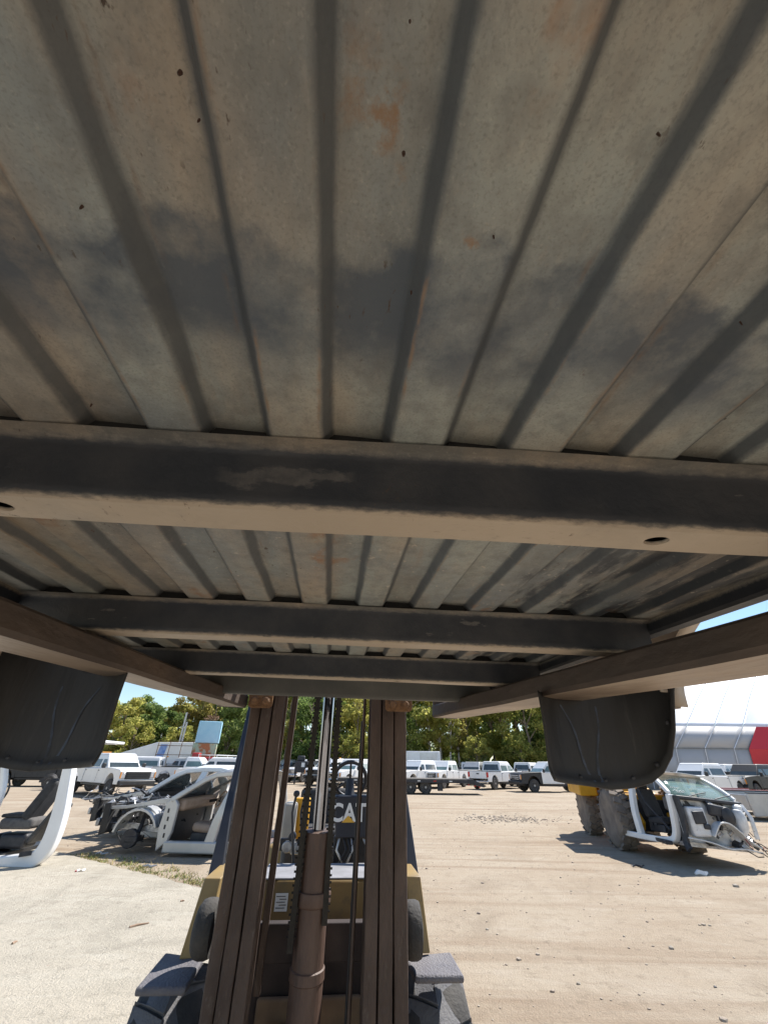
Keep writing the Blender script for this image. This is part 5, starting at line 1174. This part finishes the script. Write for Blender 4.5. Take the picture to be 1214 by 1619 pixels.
# ------------------------------------------------------------------ trees
def leaf_mat(name, a, b, c):
    m = bpy.data.materials.new(name); m.use_nodes = True; n = m.node_tree.nodes; l = m.node_tree.links; p = n['Principled BSDF']; p.inputs['Roughness'].default_value = .6; p.inputs['Specular IOR Level'].default_value = .25
    geo = n.new('ShaderNodeNewGeometry'); tc = n.new('ShaderNodeTexCoord'); nz = n.new('ShaderNodeTexNoise'); nz.inputs['Scale'].default_value = .55; nz.inputs['Detail'].default_value = 3; l.new(tc.outputs['Object'], nz.inputs['Vector'])
    oi = n.new('ShaderNodeObjectInfo'); ad = n.new('ShaderNodeMath'); ad.operation = 'MULTIPLY_ADD'; l.new(geo.outputs['Random Per Island'], ad.inputs[0]); ad.inputs[1].default_value = .5
    l.new(nz.outputs[0], ad.inputs[2]); sb = n.new('ShaderNodeMath'); sb.operation = 'MULTIPLY_ADD'; l.new(oi.outputs['Random'], sb.inputs[0]); sb.inputs[1].default_value = .3; l.new(ad.outputs[0], sb.inputs[2])
    cr = n.new('ShaderNodeValToRGB'); cr.color_ramp.elements[0].position = .45; cr.color_ramp.elements[0].color = (*a, 1); cr.color_ramp.elements[1].position = 1.15 if False else 1.0; cr.color_ramp.elements[1].color = (*c, 1)
    e = cr.color_ramp.elements.new(.75); e.color = (*b, 1); l.new(sb.outputs[0], cr.inputs[0]); l.new(cr.outputs[0], p.inputs['Base Color'])
    tr = n.new('ShaderNodeBsdfTranslucent'); l.new(cr.outputs[0], tr.inputs[0]); ms = n.new('ShaderNodeMixShader'); ms.inputs[0].default_value = .65; l.new(p.outputs[0], ms.inputs[1]); l.new(tr.outputs[0], ms.inputs[2]); l.new(ms.outputs[0], n['Material Output'].inputs[0])
    return m
LEAF = {'dark': leaf_mat('dark_leaves', (.06, .10, .028), (.125, .195, .055), (.21, .28, .085)), 'mid': leaf_mat('green_leaves', (.10, .16, .042), (.2, .28, .075), (.33, .39, .125)),
        'yellow': leaf_mat('yellow_green_leaves', (.18, .22, .05), (.36, .38, .095), (.52, .48, .14)), 'olive': leaf_mat('olive_leaves', (.14, .15, .04), (.27, .25, .07), (.4, .33, .1))}
BARK = mat('bark', (.16, .12, .09), (.26, .21, .16), 6, rough=.9, bump=.4); BIRCH = mat('pale_bark', (.5, .46, .4), (.36, .32, .27), 4, rough=.85)
def tree_meshes(seed, H, Wd, low, n=7000, leaf=.165):
    rd = random.Random(seed); tk = MB(); cr = MB()
    lean = Vector((rd.uniform(-.04, .04), rd.uniform(-.04, .04), 1)); tk.path([lean * (H * .92 * i / 7) + Vector((.12 * math.sin(i + seed), .1 * math.cos(i * 1.3), 0)) for i in range(8)], [H * .018 * (1 - .11 * i) for i in range(8)], 8)
    clumps = []
    for i in range(34):
        u = rd.random() ** .85; z = low * H + (H * .97 - low * H) * u; rr = Wd * (math.sin(math.pi * min(1, .18 + .82 * (1 - u) ** .9)) ** .7) * rd.uniform(.35, 1.0); a = rd.random() * 6.283
        c = Vector((math.cos(a) * rr, math.sin(a) * rr, z)); clumps.append((c, rd.uniform(.5, 1.15) * Wd * .36))
        if i % 2 == 0: b0 = lean * max(.2 * H, z - rr * .9); tk.path([b0, (b0 + c) / 2 + Vector((0, 0, .2)), c], [H * .007, H * .005, H * .002], 5)
    for i in range(n):
        c, r_ = clumps[rd.randrange(len(clumps))]; d = Vector((rd.gauss(0, 1), rd.gauss(0, 1), rd.gauss(0, 1))).normalized() * r_ * (rd.random() ** .4); d.z *= .75; p = c + d
        s = leaf * rd.uniform(.6, 1.4); nrm = (d.normalized() + Vector((rd.gauss(0, .6), rd.gauss(0, .6), rd.gauss(.3, .6)))).normalized(); a = nrm.orthogonal().normalized(); b = nrm.cross(a); an = rd.random() * 6.28; a, b = a * math.cos(an) + b * math.sin(an), b * math.cos(an) - a * math.sin(an)
        cr.add([p - a * s, p - b * s * .6, p + a * s, p + b * s * .6], [(0, 1, 2, 3)])
    return tk, cr
TV = []
for i, (H, Wd, low) in enumerate(((11, 2.5, .2), (12.5, 2.9, .3), (9.5, 2.9, .08), (13, 2.3, .38), (8, 2.6, .05), (11.5, 3.2, .14))):
    tk, cr = tree_meshes(40 + i, H, Wd, low)
    TV.append((H, tk.mesh('trunk', BARK, 50), {kk: None for kk in LEAF}, cr))
def tree(x, y, H, var, leaf, rz, label, birch=False, group='trees along the far edge of the yard'):
    H0, tm, cm, cr = TV[var]; t = empty('broadleaf_tree', label, 'tree', (x, y, 0), rz, group)
    s = H / H0; t.scale = (s * random.uniform(.9, 1.2), s * random.uniform(.9, 1.2), s)
    if cm[leaf] is None: cm[leaf] = cr.mesh('crown', LEAF[leaf])
    if birch:
        key = 'birch%d' % var
        if key not in PROTO: q = tm.copy(); q.materials.clear(); q.materials.append(BIRCH); PROTO[key] = q
        tm = PROTO[key]
    obj('trunk', tm, None, t); obj('crown', cm[leaf], None, t)
DESC = {'dark': 'dark green', 'mid': 'mid green', 'yellow': 'yellow green', 'olive': 'golden olive'}
def treeset(px, Dd, H, var, leaf, birch=False, where=''):
    p = placed(px, 1225, Dd); tree(p.x, p.y, H, var, leaf, random.random() * 6.28, '%s %s%s tree %s' % (['leafy', 'tall leafy', 'bushy', 'tall slender', 'low bushy', 'broad leafy'][var], DESC[leaf], ' pale trunked' if birch else '', where), birch)
front = [ # px, D, H, variant, leaf, birch, where
 (168, 58, 8.5, 4, 'yellow', 0, 'against the left wheel housing'), (186, 62, 9.3, 2, 'mid', 0, 'behind the leftmost pickups'), (205, 60, 8.2, 5, 'dark', 0, 'right of the left wheel housing'), (218, 58, 6.8, 4, 'mid', 0, 'below the gap of blue sky'), (196, 55, 6, 4, 'yellow', 0, 'low in front, left of the sky gap'),
 (236, 60, 8.0, 2, 'dark', 0, 'under the patch of sky on the left'), (256, 62, 8.6, 5, 'yellow', 0, 'left of the grey poles'), (276, 63, 10, 1, 'olive', 0, 'behind the grey poles'), (296, 64, 10.5, 5, 'olive', 0, 'behind the blue tank'), (322, 63, 10.2, 1, 'olive', 0, 'above the scrap heap'), (344, 60, 10, 0, 'mid', 0, 'right of the blue tank'), (364, 60, 10.5, 2, 'mid', 0, 'left of the mast'), (384, 58, 10, 5, 'mid', 0, 'touching the left mast rail'), (352, 56, 6, 4, 'mid', 0, 'low, between tank and mast'), (270, 55, 5.2, 4, 'yellow', 0, 'low by the grey poles'),
 (445, 58, 10.5, 1, 'yellow', 0, 'just inside the left mast rail'), (470, 60, 10, 2, 'mid', 0, 'between mast rail and chain'), (484, 54, 9, 5, 'dark', 0, 'low behind the left chain'), (500, 60, 11, 0, 'mid', 0, 'behind the left chain'), (524, 60, 11, 5, 'yellow', 0, 'behind the piston rod'), (545, 60, 10, 1, 'mid', 0, 'right of the right chain'), (563, 56, 9.6, 2, 'yellow', 0, 'above the steering wheel'), (583, 60, 10.5, 5, 'yellow', 0, 'left of the right mast rails'), (540, 53, 4.5, 4, 'yellow', 0, 'low behind the pickups inside the mast'),
 (645, 56, 10, 2, 'yellow', 0, 'touching the right mast rail'), (662, 60, 10.5, 5, 'mid', 0, 'above the enclosed trailer'), (680, 57, 9.2, 3, 'yellow', 1, 'right of the enclosed trailer'), (699, 56, 9.6, 3, 'yellow', 1, 'with the brightest straight trunk'), (714, 55, 8.3, 3, 'yellow', 1, 'second pale trunk right of the mast'), (727, 57, 8.0, 3, 'olive', 1, 'third pale trunk right of the mast'), (742, 60, 10, 5, 'yellow', 0, 'behind the pale trunks'), (764, 62, 10.5, 0, 'mid', 0, 'above the tail on pickups'), (785, 60, 10.3, 1, 'yellow', 0, 'above the nearest tail on pickup'), (805, 58, 10.8, 5, 'yellow', 0, 'left of the right wheel housing'), (824, 58, 11, 2, 'mid', 0, 'above the black nosed truck'), (845, 56, 11, 5, 'yellow', 0, 'against the right wheel housing'), (870, 57, 11, 1, 'dark', 0, 'behind the right wheel housing'), (757, 54, 4.5, 4, 'yellow', 0, 'low by the far row of pickups'), (830, 53, 4.6, 4, 'yellow', 0, 'low beside the far black pickup'), (900, 56, 11, 5, 'mid', 0, 'hidden mostly by the right wheel housing'), (935, 58, 10, 2, 'mid', 0, 'between wheel housing and building')]
for px, Dd, H, v, lf, bi, wh in front: treeset(px, Dd, H, v, lf, bool(bi), wh)
BACK = ['far behind the left wheel housing', 'behind the gap of blue sky', 'above the blue tank', 'left of and behind the left mast rails', 'seen between the mast chains', 'seen above the steering wheel', 'above the enclosed trailer', 'above the tail on pickups', 'behind the right wheel housing']
kk = 0
for px in range(120, 960, 24):        # back row filling the wood
    H = 9.6 if px > 290 else (7.4 if 215 < px < 262 else 8.8); kk += 1
    treeset(px, 70 + (kk % 3) * 2.5, H * random.uniform(.97, 1.08) * 1.12, (0, 5, 2, 1)[kk % 4], ('mid', 'yellow', 'dark', 'olive')[kk % 4], False, 'in back row, ' + BACK[min(len(BACK) - 1, (kk - 1) // 4)])
# undergrowth closing the foot of the wood
mb = MB(); rd = random.Random(77)
for i in range(26000):
    x = rd.uniform(-56, 34); y = 57 + rd.random() * 10 + 2 * math.sin(x * .3); z = rd.random() ** 1.3 * (2.4 + 1.0 * math.sin(x * .7)); s = rd.uniform(.12, .26)
    n_ = Vector((rd.gauss(0, 1), rd.gauss(-.5, 1), rd.gauss(.4, 1))).normalized(); a = n_.orthogonal().normalized() * s; b = n_.cross(a)
    mb.cur = 0 if rd.random() < .5 else 1; c = Vector((x, y, z)); mb.add([c - a, c - b * .6, c + a, c + b * .6], [(0, 1, 2, 3)])
tag(obj('undergrowth', mb, [LEAF['mid'], LEAF['dark']]), kind='stuff')
for px, h, lb in ((271, 3.6, 'taller thin grey pole behind the long white trailer'), (275, 2.6, 'shorter thin grey pole behind the long white trailer')):
    p = placed(px, 1225, 53); k = MB(); k.tube((0, 0, 0), (0, 0, h + 3), .1, 8); tag(obj('utility_pole', k, ALU, loc=p), lb, 'pole')
